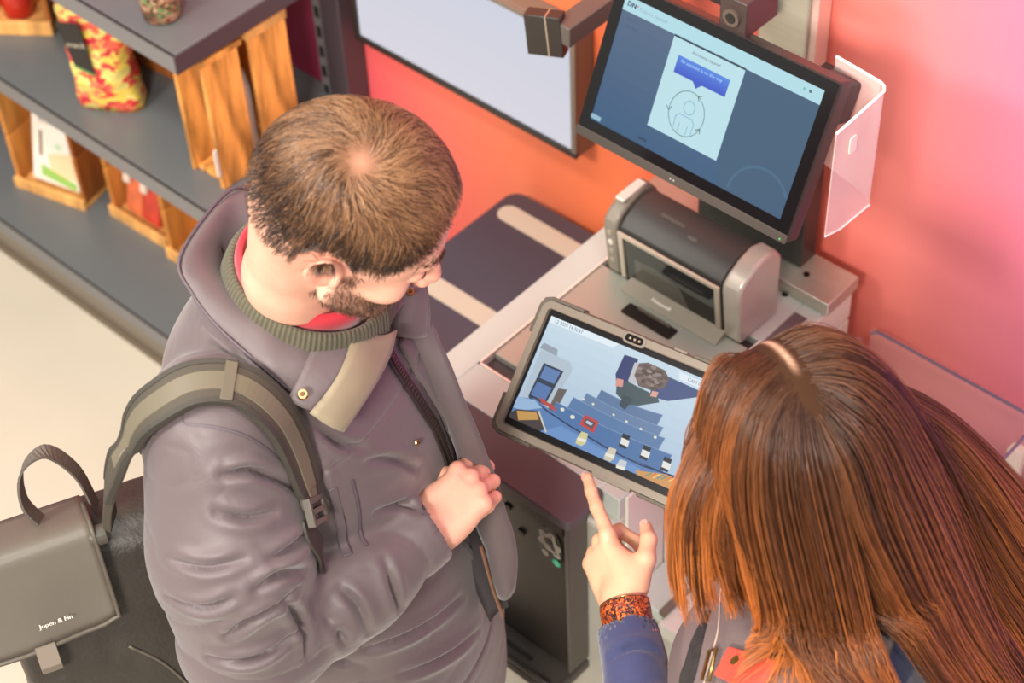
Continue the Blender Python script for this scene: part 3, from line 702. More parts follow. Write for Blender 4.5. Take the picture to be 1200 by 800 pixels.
# ================================================================== TABLET
tb_ = thing('rugged_tablet', 'tablet in a grey rugged case showing a shop camera picture', 'tablet', (-1.084, 1.30, 1.197))
tc_ = V(-1.084, 1.30, 1.197); tr = nrm(V(.99, .138, .043)); td = V(.133, -.753, -.644); td = nrm(td - tr * np.dot(td, tr)); tn = nrm(np.cross(td, tr));
if tn[2] < 0: tn = -tn
M_CASE = mat('case_grey', (126, 116, 102), rough=0.55, bump=0.2, bscale=700); M_CASED = mat('case_taupe', (98, 88, 76), rough=0.6, bump=0.2, bscale=600)
MB().prism(rrect(-.148, -.098, .148, .098, .016, 6), tc_ - tn * .014, tr, td, tn * .018).build('case_shell', M_CASED, tb_, bevel=0.004)
def ring(o, i_):
    """flat rounded frame between outer and inner rounded rectangles"""
    b_ = MB(); n = len(o); t0 = .004; t1 = .0085
    vs = [tc_ + tr * p_[0] + td * p_[1] + tn * h for h in (t0, t1) for p_ in (list(o) + list(i_))]
    N2 = 2 * n; fs = []
    for k_ in range(n):
        j = (k_ + 1) % n
        fs += [(N2 + k_, N2 + j, N2 + n + j, N2 + n + k_), (k_, j, N2 + j, N2 + k_)[::-1], (n + k_, N2 + n + k_, N2 + n + j, n + j)[::-1]]
    if np.dot(np.cross(tr, td), tn) > 0: fs = [f[::-1] for f in fs]
    b_.add(vs, fs); return b_
rg = ring(rrect(-.144, -.094, .144, .094, .014, 6), rrect(-.1345, -.0845, .1345, .0845, .005, 6)).build('case_frame', M_CASE, tb_, bevel=0.0012)
for i_, (x, y) in enumerate(((-1, -1), (1, -1), (1, 1), (-1, 1))):
    poly = [(.151 * x, .045 * y), (.151 * x, .085 * y), (.147 * x, .096 * y), (.135 * x, .101 * y), (.085 * x, .101 * y), (.085 * x, .0955 * y), (.133 * x, .0955 * y), (.1425 * x, .088 * y), (.1455 * x, .080 * y), (.1455 * x, .045 * y)]
    MB().prism(poly, tc_ - tn * .012, tr, td, tn * .019).build('corner_bumper', mat('bumper_grey', (92, 84, 72), rough=0.65, bump=0.2, bscale=500), tb_, bevel=0.0015)
for x0_, x1_ in ((.055, .075),):
    MB().prism([(x0_, -.1), (x1_, -.1), (x1_, -.096), (x0_, -.096)], tc_ - tn * .006, tr, td, tn * .010).build('side_button', M_CASE, tb_, bevel=0.001)
MB().prism(rrect(-.030 + .045, .094, .045 + .030, .1005, .002), tc_ - tn * .004, tr, td, tn * .010).build('port_cover', M_CASE, tb_, bevel=0.001)
for k_ in range(9):
    x = .025 + .005 * k_; MB().prism([(x, .0998), (x + .0022, .0998), (x + .0022, .1013), (x, .1013)], tc_ - tn * .002, tr, td, tn * .006).build('grip_rib', M_CASED, tb_)
MB().prism(rrect(-.1335, -.0835, .1335, .0835, .004), tc_ + tn * .0035, tr, td, tn * .0012).build('black_border', mat('border_black', (16, 15, 17), rough=0.5, spec=0.2), tb_)
MB().prism(rrect(-.018, -.0965, .018, -.0805, .0075), tc_ + tn * .004, tr, td, tn * .0055).build('camera_surround', M_CASE, tb_, bevel=0.001)
MB().prism(rrect(-.0135, -.0935, .0135, -.0835, .0045), tc_ + tn * .0095, tr, td, tn * .0006).build('camera_cutout', M_GLOSSB, tb_)
for x in (-.006, .001, .008):
    MB().prism(ngon(x, -.0885, .0018, .0018, 10), tc_ + tn * .0101, tr, td, tn * .0004).build('lens_dot', mat('lens_dot', (150, 136, 120), rough=0.2), tb_)
# the picture on the screen
p = Pic(tc_ + tn * .00485, tr, td, tn)
L, T_, Rr, B_ = -.1285, -.0755, .1285, .0745
W_, H_ = Rr - L, B_ - T_
def q2(x, y): return (L + W_ * x, T_ + H_ * y)       # picture coordinates 0..1
def pg(pts, col): p.poly([q2(*a) for a in pts], col)
p.grad(L, T_, Rr, B_, (196, 216, 228), (170, 192, 214), 10)
pg([(0, 0), (.42, 0), (.40, .055), (0, .06)], (224, 236, 244)); p.text('12 2024 14:36:37', *q2(.03, .045), .0068, (90, 104, 120), sx=.95)
# freezer cabinet at the left
pg([(.02, .32), (.20, .32), (.235, .37), (.20, .80), (.02, .78)], (176, 192, 204)); pg([(.02, .25), (.11, .26), (.12, .32), (.01, .31)], (150, 160, 172))
pg([(.065, .42), (.19, .42), (.165, .77), (.055, .75)], (52, 62, 80)); pg([(.08, .44), (.175, .44), (.168, .56), (.075, .56)], (96, 128, 176)); pg([(.072, .60), (.165, .60), (.155, .74), (.065, .73)], (88, 120, 172))
pg([(.20, .58), (.25, .56), (.235, .80), (.19, .80)], (104, 96, 92))
# curved shelves
def shelf(x0, y0, x1, y1, dep, c1, c2, edge=(120, 150, 184)):
    N = 10; top = []; bot = []
    for i in range(N + 1):
        f = i / N; x = x0 + (x1 - x0) * f; y = y0 + (y1 - y0) * f + .02 * math.sin(math.pi * f)
        top.append((x, y)); bot.append((x - .01, y + dep))
    pg(top + bot[::-1], c1); p.line([q2(*a) for a in bot], .0016, c2); p.line([q2(*a) for a in top], .0010, edge)
shelf(.43, .44, .80, .43, .13, (96, 122, 158), (54, 78, 110)); shelf(.36, .52, .83, .53, .10, (104, 130, 166), (52, 76, 108)); shelf(.30, .60, .86, .61, .12, (92, 124, 166), (48, 72, 106)); shelf(.22, .70, .93, .72, .17, (80, 116, 164), (44, 66, 100))
pg([(0, .80), (.10, .75), (.35, .84), (.62, .89), (.86, .90), (1, .87), (1, 1), (0, 1)], (92, 128, 178)); p.line([q2(*a) for a in ((.06, .755), (.20, .81), (.35, .85), (.62, .90), (.80, .91), (1, .88))], .0022, (40, 60, 92))
pg([(.30, .88), (.55, .92), (.8, .94), (.8, 1), (.2, 1)], (108, 146, 196)); pg([(.0, .80), (.10, .76), (.16, .80), (.05, .90), (0, .90)], (150, 180, 214))
pg([(.12, .72), (.22, .745), (.24, .78), (.14, .76)], (186, 74, 66))
for x, y, s_ in ((.27, .74, .022), (.34, .765, .026), (.36, .58, .014), (.42, .585, .014), (.55, .60, .014), (.63, .61, .015), (.72, .62, .016), (.81, .635, .017)):
    p.poly([(a * 1.0, b_) for a, b_ in ngon(*q2(x, y), s_ * W_ * .55, s_ * W_ * .42, 10)], (226, 222, 206))
for x, y in ((.66, .735), (.79, .755), (.92, .775)):
    pg([(x - .022, y - .02), (x + .022, y - .02), (x + .026, y + .10), (x - .018, y + .10)], (44, 44, 52)); pg([(x - .02, y + .02), (x + .028, y + .02), (x + .032, y + .075), (x - .016, y + .075)], (226, 224, 218))
pg([(.40, .70), (.49, .71), (.485, .82), (.395, .80)], (196, 70, 66)); pg([(.415, .725), (.475, .73), (.47, .795), (.41, .78)], (90, 84, 92)); pg([(.425, .74), (.462, .745), (.458, .77), (.422, .765)], (190, 200, 214))
for x, y, c_ in ((.44, .90, (206, 200, 150)), (.62, .925, (204, 196, 176)), (.70, .985, (196, 202, 206))):
    pg([(x - .02, y - .05), (x + .02, y - .055), (x + .028, y + .03), (x + .012, min(.998, y + .07)), (x - .025, min(.998, y + .07)), (x - .03, y + .03)], c_); pg([(x - .026, y + .01), (x + .024, y), (x + .022, y + .028), (x - .024, y + .035)], (232, 228, 214))
pg([(.03, .90), (.15, .84), (.22, .97), (.20, 1), (.0, 1), (.0, .95)], (70, 62, 60)); pg([(.03, .915), (.14, .855), (.17, .91), (.06, .99)], (196, 150, 84)); p.line([q2(*a) for a in ((.15, .84), (.235, .985))], .0022, (214, 206, 190))
pg([(.78, .97), (.95, .89), (1, .91), (1, 1), (.80, 1)], (206, 150, 90))
for i in range(7): p.line([q2(.84 + .022 * i, .985 - .008 * i), q2(.87 + .022 * i, .93 - .008 * i)], .0016, [(90, 150, 120), (226, 120, 60), (236, 206, 110), (80, 140, 160)][i % 4])
# person seen from above
pg([(.48, .07), (.56, .06), (.575, .20), (.555, .30), (.50, .34), (.475, .26)], (54, 66, 110)); pg([(.74, .10), (.93, .11), (.96, .15), (.80, .30), (.70, .32), (.68, .22)], (66, 84, 128))
pg([(.50, .33), (.56, .28), (.74, .30), (.76, .34), (.66, .44), (.60, .47), (.52, .42)], (70, 88, 92)); pg([(.56, .40), (.62, .40), (.60, .52), (.56, .50)], (58, 76, 82))
pg([(.49, .29), (.53, .28), (.54, .34), (.50, .36)], (214, 150, 140)); pg([(.70, .27), (.735, .26), (.735, .31), (.70, .32)], (214, 160, 146)); pg([(.55, .10), (.60, .08), (.60, .28), (.555, .27)], (190, 190, 196))
rs = np.random.RandomState(4)
pg([(.575, .09), (.62, .055), (.72, .06), (.765, .12), (.755, .21), (.70, .27), (.62, .28), (.575, .20)], (112, 96, 90))
for i in range(60):
    a, r = rs.rand() * 6.28, rs.rand() ** .6; x, y = .668 + .085 * r * math.cos(a), .165 + .095 * r * math.sin(a)
    p.poly(ngon(*q2(x, y), .0025 + .003 * rs.rand(), .0018 + .0015 * rs.rand(), 7, rs.rand() * 3), [(128, 110, 102), (98, 84, 78), (146, 130, 122), (86, 74, 68)][i % 4])
pg([(.80, .02), (1, .03), (1, .09), (.82, .085)], (222, 232, 240)); p.text('CAM 03', *q2(.86, .07), .0066, (110, 120, 134))
p.build('display', SCREEN, tb_)
# ================================================================== ORGANIC FORMS: distance fields and a surface net
_rs = np.random.RandomState(11)
_NT = _rs.rand(32, 32, 32).astype(np.float32)
def noise(P, sc):
    """smooth value noise in [-1,1]"""
    q = np.asarray(P) * sc + 100.0; i = np.floor(q).astype(int); f = q - i; f = f * f * (3 - 2 * f)
    i0 = i & 31; i1 = (i + 1) & 31
    x0, y0, z0 = i0.T; x1, y1, z1 = i1.T; fx, fy, fz = f.T
    def L(a, b, t): return a + (b - a) * t
    v = L(L(L(_NT[x0, y0, z0], _NT[x1, y0, z0], fx), L(_NT[x0, y1, z0], _NT[x1, y1, z0], fx), fy),
          L(L(_NT[x0, y0, z1], _NT[x1, y0, z1], fx), L(_NT[x0, y1, z1], _NT[x1, y1, z1], fx), fy), fz)
    return v * 2 - 1
def cone(P, a, b, ra, rb):
    a = np.asarray(a, float); ab = np.asarray(b, float) - a; t = np.clip((P - a) @ ab / (ab @ ab), 0, 1)
    return np.linalg.norm(P - a - t[:, None] * ab, axis=1) - (ra + (rb - ra) * t)
def chain(P, pts, rs, k=0.01):
    d = None
    for i in range(len(pts) - 1):
        e = cone(P, pts[i], pts[i + 1], rs[i], rs[i + 1]); d = e if d is None else smin(d, e, k)
    return d
def ell(P, c, r, A=None):
    q = P - np.asarray(c, float)
    if A is not None: q = q @ np.asarray(A)
    r = np.asarray(r, float); k0 = np.linalg.norm(q / r, axis=1); k1 = np.linalg.norm(q / (r * r), axis=1) + 1e-9
    return k0 * (k0 - 1) / k1
def rbox(P, c, h, r, A=None):
    q = P - np.asarray(c, float)
    if A is not None: q = q @ np.asarray(A)
    q = np.abs(q) - np.asarray(h, float) + r
    return np.linalg.norm(np.maximum(q, 0), axis=1) + np.minimum(q.max(1), 0) - r
def smin(a, b, k):
    h = np.clip(.5 + .5 * (b - a) / k, 0, 1); return b + (a - b) * h - k * h * (1 - h)
def smax(a, b, k): return -smin(-a, -b, k)
def loft(P, zs, cx, cy, rx, ry, p=2.0):
    """upright body of superelliptic sections"""
    z = P[:, 2]; x = P[:, 0] - np.interp(z, zs, cx); y = P[:, 1] - np.interp(z, zs, cy)
    a = np.interp(z, zs, rx); b = np.interp(z, zs, ry)
    k = (np.abs(x / a) ** p + np.abs(y / b) ** p) ** (1 / p)
    d = (k - 1) * np.minimum(a, b)
    return np.maximum(d, np.maximum(zs[0] - z, z - zs[-1]))
def gradient(fn, P, e=.0015):
    P = np.atleast_2d(P); g = np.stack([fn(P + V(*[e if i == j else 0 for j in range(3)])) - fn(P - V(*[e if i == j else 0 for j in range(3)])) for i in range(3)], 1)
    return g / (np.linalg.norm(g, axis=1)[:, None] + 1e-12)
def surf(fn, P, it=3):
    P = np.atleast_2d(np.array(P, float))
    for _ in range(it): P = P - gradient(fn, P) * fn(P)[:, None]
    return P
def net(fn, lo, hi, h, B=8):
    lo = np.asarray(lo, float); n = np.ceil((np.asarray(hi, float) - lo) / h / B).astype(int) * B + 1
    nb = (n - 1) // B
    g = np.stack(np.meshgrid(*[np.arange(x) for x in nb], indexing='ij'), -1).reshape(-1, 3)
    dc = fn(lo + (g * B + B / 2) * h)
    D = np.ones(n, np.float32)
    D[:-1, :-1, :-1] = np.repeat(np.repeat(np.repeat(np.where(dc < 0, -1, 1).reshape(nb), B, 0), B, 1), B, 2)
    act = g[np.abs(dc) < h * B * 1.35]
    o = np.stack(np.meshgrid(*[np.arange(B + 1)] * 3, indexing='ij'), -1).reshape(-1, 3)
    CH = max(1, 400000 // len(o))
    for s_ in range(0, len(act), CH):
        ix = (act[s_:s_ + CH, None, :] * B + o[None]).reshape(-1, 3)
        D[ix[:, 0], ix[:, 1], ix[:, 2]] = fn(lo + ix * h)
    S = D < 0
    c = np.zeros(np.array(D.shape) - 1, np.uint8)
    sl = [(slice(None, -1), slice(1, None))[k] for k in (0, 1)]
    for i in (0, 1):
        for j in (0, 1):
            for k in (0, 1): c += S[sl[i], sl[j], sl[k]]
    cells = np.argwhere((c > 0) & (c < 8))
    idx = -np.ones(c.shape, np.int32); idx[tuple(cells.T)] = np.arange(len(cells))
    acc = np.zeros((len(cells), 3)); cnt = np.zeros(len(cells))
    cor = [(i, j, k) for i in (0, 1) for j in (0, 1) for k in (0, 1)]
    val = {q: D[cells[:, 0] + q[0], cells[:, 1] + q[1], cells[:, 2] + q[2]] for q in cor}
    for a in cor:
        for ax in range(3):
            if a[ax] == 0:
                b = tuple(1 if t == ax else a[t] for t in range(3)); va, vb = val[a], val[b]
                m_ = (va < 0) != (vb < 0); t = np.where(m_, va / np.where(m_, va - vb, 1), 0)
                p = np.array(a, float)[None] + np.eye(3)[ax][None] * t[:, None]
                acc += p * m_[:, None]; cnt += m_
    vs = lo + (cells + acc / np.maximum(cnt, 1)[:, None]) * h
    quads = []
    for ax in range(3):
        u, w = (ax + 1) % 3, (ax + 2) % 3
        s0 = [slice(None)] * 3; s1 = [slice(None)] * 3; s0[ax] = slice(None, -1); s1[ax] = slice(1, None)
        A, Bq = S[tuple(s0)], S[tuple(s1)]
        e = np.argwhere(A != Bq); inside = A[tuple(e.T)]
        ok = (e[:, u] > 0) & (e[:, w] > 0) & (e[:, u] < D.shape[u] - 1) & (e[:, w] < D.shape[w] - 1)
        e = e[ok]; inside = inside[ok]
        du = np.eye(3, dtype=int)[u]; dw = np.eye(3, dtype=int)[w]
        q = np.stack([idx[tuple((e - du - dw).T)], idx[tuple((e - dw).T)], idx[tuple(e.T)], idx[tuple((e - du).T)]], 1)
        q[~inside] = q[~inside][:, ::-1]; quads.append(q)
    q = np.concatenate(quads); q = q[(q >= 0).all(1)]
    return vs, q
def mesh_np(name, vs, fs, material, parent, smooth=True, color=None, tri=False, midx=None):
    me = bpy.data.meshes.new(name)
    if parent is not None:
        M = np.array(root_frame(parent).inverted()); vs = vs @ M[:3, :3].T + M[:3, 3]
    k = fs.shape[1]
    me.vertices.add(len(vs)); me.vertices.foreach_set('co', np.asarray(vs, np.float32).ravel())
    me.loops.add(fs.size); me.loops.foreach_set('vertex_index', fs.astype(np.int32).ravel())
    me.polygons.add(len(fs)); me.polygons.foreach_set('loop_start', np.arange(0, fs.size, k, dtype=np.int32))
    if midx is not None: me.polygons.foreach_set('material_index', np.asarray(midx, np.int32))
    me.update(calc_edges=True); me.validate()
    if color is not None:
        a = me.color_attributes.new('tint', 'FLOAT_COLOR', 'POINT')
        c = np.ones((len(vs), 4), np.float32); c[:, :3] = color; a.data.foreach_set('color', c.ravel())
    return put(name, me, material, parent, smooth)
def merge(parts):
    vs = []; fs = []; n = 0
    for v, f in parts: vs.append(v); fs.append(f + n); n += len(v)
    return np.concatenate(vs), np.concatenate(fs)
def cast(fn, uv, t0=1.5, t1=3.6):
    """where the sight line through pixel uv meets a surface"""
    uv = np.atleast_2d(np.asarray(uv, float)); d = np.stack([(uv[:, 0] - 600) / FPX, (uv[:, 1] - 400) / FPX, np.ones(len(uv))], 1) @ CAM
    d /= np.linalg.norm(d, axis=1)[:, None]; t = np.full(len(uv), t0)
    for _ in range(140):
        s_ = fn(EYE + d * t[:, None]); t = np.minimum(t + np.clip(s_ * .7, -.05, .08), t1)
    return EYE + d * t[:, None]
def smoothline(pts, n):
    """Catmull-Rom through the points"""
    P = np.asarray(pts, float); P = np.vstack([2 * P[0] - P[1], P, 2 * P[-1] - P[-2]]); m_ = len(P) - 3
    out = []
    for s_ in np.linspace(0, m_ - 1e-6, n):
        i = int(s_); t = s_ - i; a, b, c, d = P[i:i + 4]
        out.append(.5 * (2 * b + (c - a) * t + (2 * a - 5 * b + 4 * c - d) * t * t + (3 * b - a - 3 * c + d) * t ** 3))
    return np.array(out)
def strip_on(fn, uv, w, t, name, material, parent, lift=0.001, n=30, wn=None, bevel=0.0, pts=None):
    """band lying on a surface along a line of pixels (or points)"""
    q = smoothline(surf(fn, cast(fn, uv)) if pts is None else pts, n)
    q = surf(fn, q, 2) if fn is not None else q
    g = gradient(fn, q, .006); tg = np.gradient(q, axis=0); sd = np.cross(tg, g); sd /= np.linalg.norm(sd, axis=1)[:, None]
    W = np.interp(np.linspace(0, 1, n), np.linspace(0, 1, len(w)), w) if hasattr(w, '__len__') else [w] * n
    return MB().ribbon(q + g * lift, sd, g, W, t).build(name, material, parent, smooth=False, bevel=bevel)
def strands(roots, paths, r0, r1, sides=3):
    """paths (N,S,3) into thin tapering tubes"""
    N, S = paths.shape[:2]
    tg = np.gradient(paths, axis=1); tg /= np.linalg.norm(tg, axis=2)[:, :, None] + 1e-9
    x = np.cross(tg, V(.31, .2, .93)); x /= np.linalg.norm(x, axis=2)[:, :, None] + 1e-9; y = np.cross(tg, x)
    rad = np.linspace(r0, r1, S)[None, :, None]
    ring = np.stack([paths + rad * (math.cos(2 * math.pi * k / sides) * x + math.sin(2 * math.pi * k / sides) * y) for k in range(sides)], 2)
    vs = ring.reshape(-1, 3)
    b = (np.arange(N)[:, None] * S + np.arange(S - 1)[None]).reshape(-1) * sides
    fs = np.concatenate([np.stack([b + k, b + (k + 1) % sides, b + sides + (k + 1) % sides, b + sides + k], 1) for k in range(sides)])
    return vs, fs

# ------------------------------------------------------------------ a hand: wrist at 0, x to the fingers, y to the thumb side, z back of the hand
def hand_sdf(P, fingers, thumb, wide=.040, s=1.0):
    """fingers: four joint chains (root first) in hand space, thumb likewise; radii taper"""
    P = P / s
    d = cone(P, V(-.05, 0, 0), V(.012, 0, 0), .026, .024)
    d = smin(d, rbox(P, V(.048, -.002, -.002), (.046, wide, .015), .014), .018)
    d = smin(d, ell(P, V(.034, .022, -.010), (.034, .020, .018)), .012)
    d = smin(d, ell(P, V(.038, -.024, -.010), (.036, .016, .017)), .012)
    r4 = ([.0098, .0090, .0082, .0074], [.0100, .0092, .0084, .0075], [.0096, .0088, .0080, .0072], [.0084, .0076, .0070, .0063])
    fd = None
    for ch, rr in zip(fingers, r4):
        e = chain(P, ch, rr, .004)
        e = np.minimum(e, np.linalg.norm(P - ch[1], axis=1) - rr[1] * 1.06)
        fd = e if fd is None else np.minimum(fd, e)
    d = smin(d, fd, .007)
    d = smin(d, chain(P, thumb, [.0150, .0125, .0105, .0088], .006), .010)
    for ch in fingers: d = smin(d, np.linalg.norm(P - (np.array(ch[0]) + V(0, 0, .0035)), axis=1) - .0085, .008)
    return d * s
def fing(root, d0, lens, bends, spread=0.0, side=V(0, 1, 0)):
    """joint chain: starts along d0 (angle down from the hand plane, deg) and bends further at every joint"""
    p = np.array(root, float); out = [p]; a = math.radians(d0)
    for L, b in zip(lens, bends):
        a += math.radians(b); dv = V(math.cos(a) * math.cos(spread), math.cos(a) * math.sin(spread), -math.sin(a)); p = p + dv * L; out.append(p)
    return out
# ================================================================== MAN
TH = math.radians(20.0)
MF = V(math.cos(TH), math.sin(TH), 0); ML = V(-math.sin(TH), math.cos(TH), 0)
SHR = at(235, 500, z=1.46); MO = SHR + .20 * ML; MO[2] = 0
def mw(f, l, z): return MO + MF * f + ML * l + V(0, 0, z)
def ml(P): q = P - MO; return np.stack([q @ MF, q @ ML, q[:, 2]], 1)
MH = np.stack([V(.654, .54, -.53), V(-.574, .81, .118), V(.493, .226, .84)], 1)   # head axes: forward, left, up
MHC = V(-1.165, .971, 1.726); MS = 1.05
def mh(f, l, u): return MHC + MS * (MH @ V(f, l, u))
NECKB = mw(.035, 0, 1.475)
def head_base(q, female=False):
    """skull and face in head space (about 1 = real size, metres)"""
    d = ell(q, (-.010, 0, .014), (.098, .077, .098))
    d = smin(d, ell(q, (.028, 0, -.004), (.068, .065, .074)), .02)
    d = smin(d, ell(q, (.040, 0, -.066), (.052, .052, .060)), .025)
    d = smin(d, ell(q, (.076, 0, -.108), (.020, .024, .017)), .018)
    for s_ in (-1, 1):
        d = smin(d, ell(q, (.062, .043 * s_, -.046), (.022, .018, .018)), .016)
        d = smin(d, cone(q, V(.015, .058 * s_, -.075), V(.070, .026 * s_, -.108), .012, .010), .02)
    d = smin(d, cone(q, V(.084, -.030, .006), V(.084, .030, .006), .011, .011), .012)
    for s_ in (-1, 1):
        d = smax(d, -ell(q, (.099, .031 * s_, -.016), (.013, .017, .011)), .008)
        d = smin(d, ell(q, (.0800, .031 * s_, -.018), (.0125, .0145, .0115)), .002)
    d = smin(d, cone(q, V(.092, 0, -.012), V(.112, 0, -.048), .0075, .0105), .008)
    for s_ in (-1, 1): d = smin(d, ell(q, (.103, .011 * s_, -.053), (.010, .0075, .0075)), .005)
    d = smin(d, ell(q, (.090, 0, -.078), (.010, .022, .0065)), .004); d = smin(d, ell(q, (.0885, 0, -.0885), (.010, .019, .0065)), .004)
    d = smax(d, -ell(q, (.101, 0, -.0832), (.006, .022, .0014)), .002)
    for s_ in (-1, 1):
        # ear: tilted shell with a rolled rim, hollow and lobe
        c = V(-.012, .0795 * s_, -.022); e0 = nrm(V(-.25, .30 * s_, 1)); e2 = nrm(V(.25, 1.0 * s_, -.1)); e2 = nrm(e2 - e0 * np.dot(e2, e0)); e1 = np.cross(e0, e2)
        A = np.stack([e1, e2, e0], 1)
        ear = ell(q, c, (.0205, .0075, .0325), A)
        ear = smax(ear, -ell(q, c + e2 * .007 + e0 * .004 + V(.003, 0, 0), (.0125, .0065, .0215), A), .004)
        ear = smin(ear, ell(q, c + e2 * .003 + V(.013, 0, -.002), (.0055, .006, .009)), .005)
        ear = smin(ear, cone(q, c + e0 * .018 - V(.002, 0, 0) + e2 * .004, c - e0 * .002 + V(-.006, 0, 0) + e2 * .004, .0032, .003), .004)
        d = smin(d, ear, .005)
    return d
def man_head(P):
    q = ((P - MHC) @ MH) / MS
    d = head_base(q) * MS
    return smin(d, chain(P, [mh(-.045, 0, -.035), (mh(-.05, 0, -.09) + NECKB) / 2, NECKB + V(0, 0, -.05)], [.056, .052, .066], .02), .025)
# joints
ELR = at(313, 745, z=1.16); WRR = at(494, 625, z=1.20)
SHL = mw(0, .20, 1.46); ELL_ = mw(-.06, .27, 1.16); WRL = mw(-.03, .26, .91)
HIP = .93
def man_body(P):
    q = ml(P)
    d = loft(q, np.array([.86, .95, 1.08, 1.22, 1.36, 1.45, 1.50]), [0, 0, .01, .01, 0, 0, .02], [0] * 7, [.11, .115, .115, .12, .115, .09, .05], [.16, .165, .155, .165, .18, .17, .07])
    for s_ in (-1, 1):
        d = smin(d, chain(P, [mw(.0, .09 * s_, .93), mw(.02, .10 * s_, .50), mw(-.01, .10 * s_, .09)], [.088, .058, .042], .03), .04)
        d = smin(d, chain(P, [mw(-.04, .10 * s_, .05), mw(.13, .125 * s_, .035)], [.04, .032], .02), .02)
    d = smin(d, chain(P, [mw(0, -.165, 1.43), ELR + V(0, 0, 0.01), WRR], [.055, .045, .030], .02), .04)
    d = smin(d, chain(P, [mw(0, .165, 1.43), ELL_, WRL], [.055, .045, .030], .02), .04)
    return d
# right hand closed on the open jacket edge
HX = nrm(at(537, 583, z=1.215) - WRR); HX = nrm(HX)
HZ = nrm(V(.25, -.70, .72)); HZ = nrm(HZ - HX * np.dot(HZ, HX)); HY = np.cross(HZ, HX)
if HY[2] < 0: pass
HA = np.stack([HX, HY, HZ], 1)
fist = [fing((.092, .027, 0), 15, (.040, .026, .020), (25, 75, 65)), fing((.097, .008, 0), 15, (.042, .028, .021), (28, 78, 65)),
        fing((.092, -.011, 0), 15, (.039, .026, .020), (30, 80, 65)), fing((.084, -.028, -.003), 15, (.032, .020, .018), (32, 80, 65))]
fthumb = [V(.018, .026, -.014), V(.050, .046, -.020), V(.078, .042, -.026), V(.098, .030, -.030)]
def man_handR(P): return hand_sdf((P - WRR) @ HA, fist, fthumb, .037)
HLX = nrm(V(*MF) * .8 + V(0, 0, -.6)); HLZ = nrm(ML - HLX * np.dot(ML, HLX)); HLA = np.stack([HLX, np.cross(HLZ, HLX), HLZ], 1)
relax = [fing((.092, .027, 0), 5, (.042, .027, .021), (12, 22, 18)), fing((.097, .008, 0), 5, (.045, .029, .022), (14, 24, 18)),
         fing((.092, -.011, 0), 5, (.041, .027, .021), (16, 26, 20)), fing((.084, -.028, -.003), 5, (.033, .021, .018), (18, 28, 20))]
rthumb = [V(.018, .026, -.010), V(.046, .048, -.016), V(.072, .054, -.022), V(.096, .052, -.028)]
def man_handL(P): return hand_sdf((P - WRL) @ HLA, relax, rthumb, .037)

man = thing('person', 'bearded man in a mauve grey padded jacket looking down at the tablet', 'person', mw(0, 0, 0))
parts = [net(man_head, MHC - .19, MHC + V(.16, .16, .16), .0026)]
vh = parts[0][0]
parts.append(net(lambda P: smin(man_handR(P), cone(P, WRR + (ELR - WRR) * .5, WRR, .036, .028), .01), WRR - .15, WRR + .15, .0021))
parts.append(net(lambda P: smin(man_handL(P), cone(P, WRL + (ELL_ - WRL) * .5, WRL, .036, .028), .01), WRL - .16, WRL + .16, .0030))
parts.append(net(man_body, mw(0, 0, 0) - V(.42, .42, .0), mw(0, 0, 0) + V(.42, .42, 1.56), .010))
vs, fs = merge(parts)
nh = len(parts[0][0]); tint = np.tile(np.array(lin((230, 172, 146))[:3]), (len(vs), 1))
def fade(x, a, b): t = np.clip((x - a) / (b - a), 0, 1); return t * t * (3 - 2 * t)
q = ((vs[:nh] - MHC) @ MH) / MS
def beardmask(q):
    low = fade(-q[:, 2], .048, .066); fr = fade(q[:, 0], -.004, .012); cheek = 1 - fade(q[:, 2] + .25 * np.abs(q[:, 0] - .02) - .0, -.058, -.040)
    lips = 1 - np.exp(-(((q[:, 0] - .092) / .014) ** 2 + (q[:, 1] / .022) ** 2 + ((q[:, 2] + .083) / .010) ** 2))
    burn = fade(q[:, 0], -.002, .006) * (1 - fade(q[:, 0], .020, .032)) * fade(-q[:, 2], .010, .02) * fade(np.abs(q[:, 1]), .05, .06)
    neck = 1 - fade(-q[:, 2], .118, .135)
    return np.clip(np.maximum(low * fr * cheek * lips * neck, burn * .9 * neck), 0, 1) * (1 - fade(np.abs(q[:, 1]), .0705, .074)) * fade(q[:, 0], .006, .016)
bm = beardmask(q) * (.75 + .25 * noise(vs[:nh], 300))
red = np.exp(-(((q[:, 0] + .01) / .03) ** 2 + ((np.abs(q[:, 1]) - .082) / .02) ** 2 + ((q[:, 2] + .02) / .04) ** 2)) + .6 * np.exp(-((q[:, 0] - .112) / .02) ** 2 - (q[:, 1] / .02) ** 2 - ((q[:, 2] + .05) / .02) ** 2)
lp = np.exp(-(((q[:, 0] - .095) / .012) ** 2 + (q[:, 1] / .020) ** 2 + ((q[:, 2] + .083) / .009) ** 2))
c0 = tint[:nh]; c0 = c0 * (1 - .35 * red[:, None]) + np.array(lin((226, 130, 112))[:3]) * .35 * red[:, None]
c0 = c0 * (1 - .6 * lp[:, None]) + np.array(lin((190, 100, 90))[:3]) * .6 * lp[:, None]
c0 = c0 * (1 - .68 * bm[:, None]) + np.array(lin((92, 58, 38))[:3]) * .68 * bm[:, None]
tint[:nh] = c0
nr = len(parts[1][0]); hq = ((vs[nh:nh + nr] - WRR) @ HA); kn = fade(hq[:, 0], .07, .10)
tint[nh:nh + nr] = tint[nh:nh + nr] * (1 - .3 * kn[:, None]) + np.array(lin((222, 132, 112))[:3]) * .3 * kn[:, None]
SKIN = mat('skin', (230, 172, 146), rough=0.45, attr='tint', var=0.05, vscale=60, bump=0.08, bscale=350, sss=0.12, spec=0.4)
mesh_np('body', vs, fs, SKIN, man, color=tint)
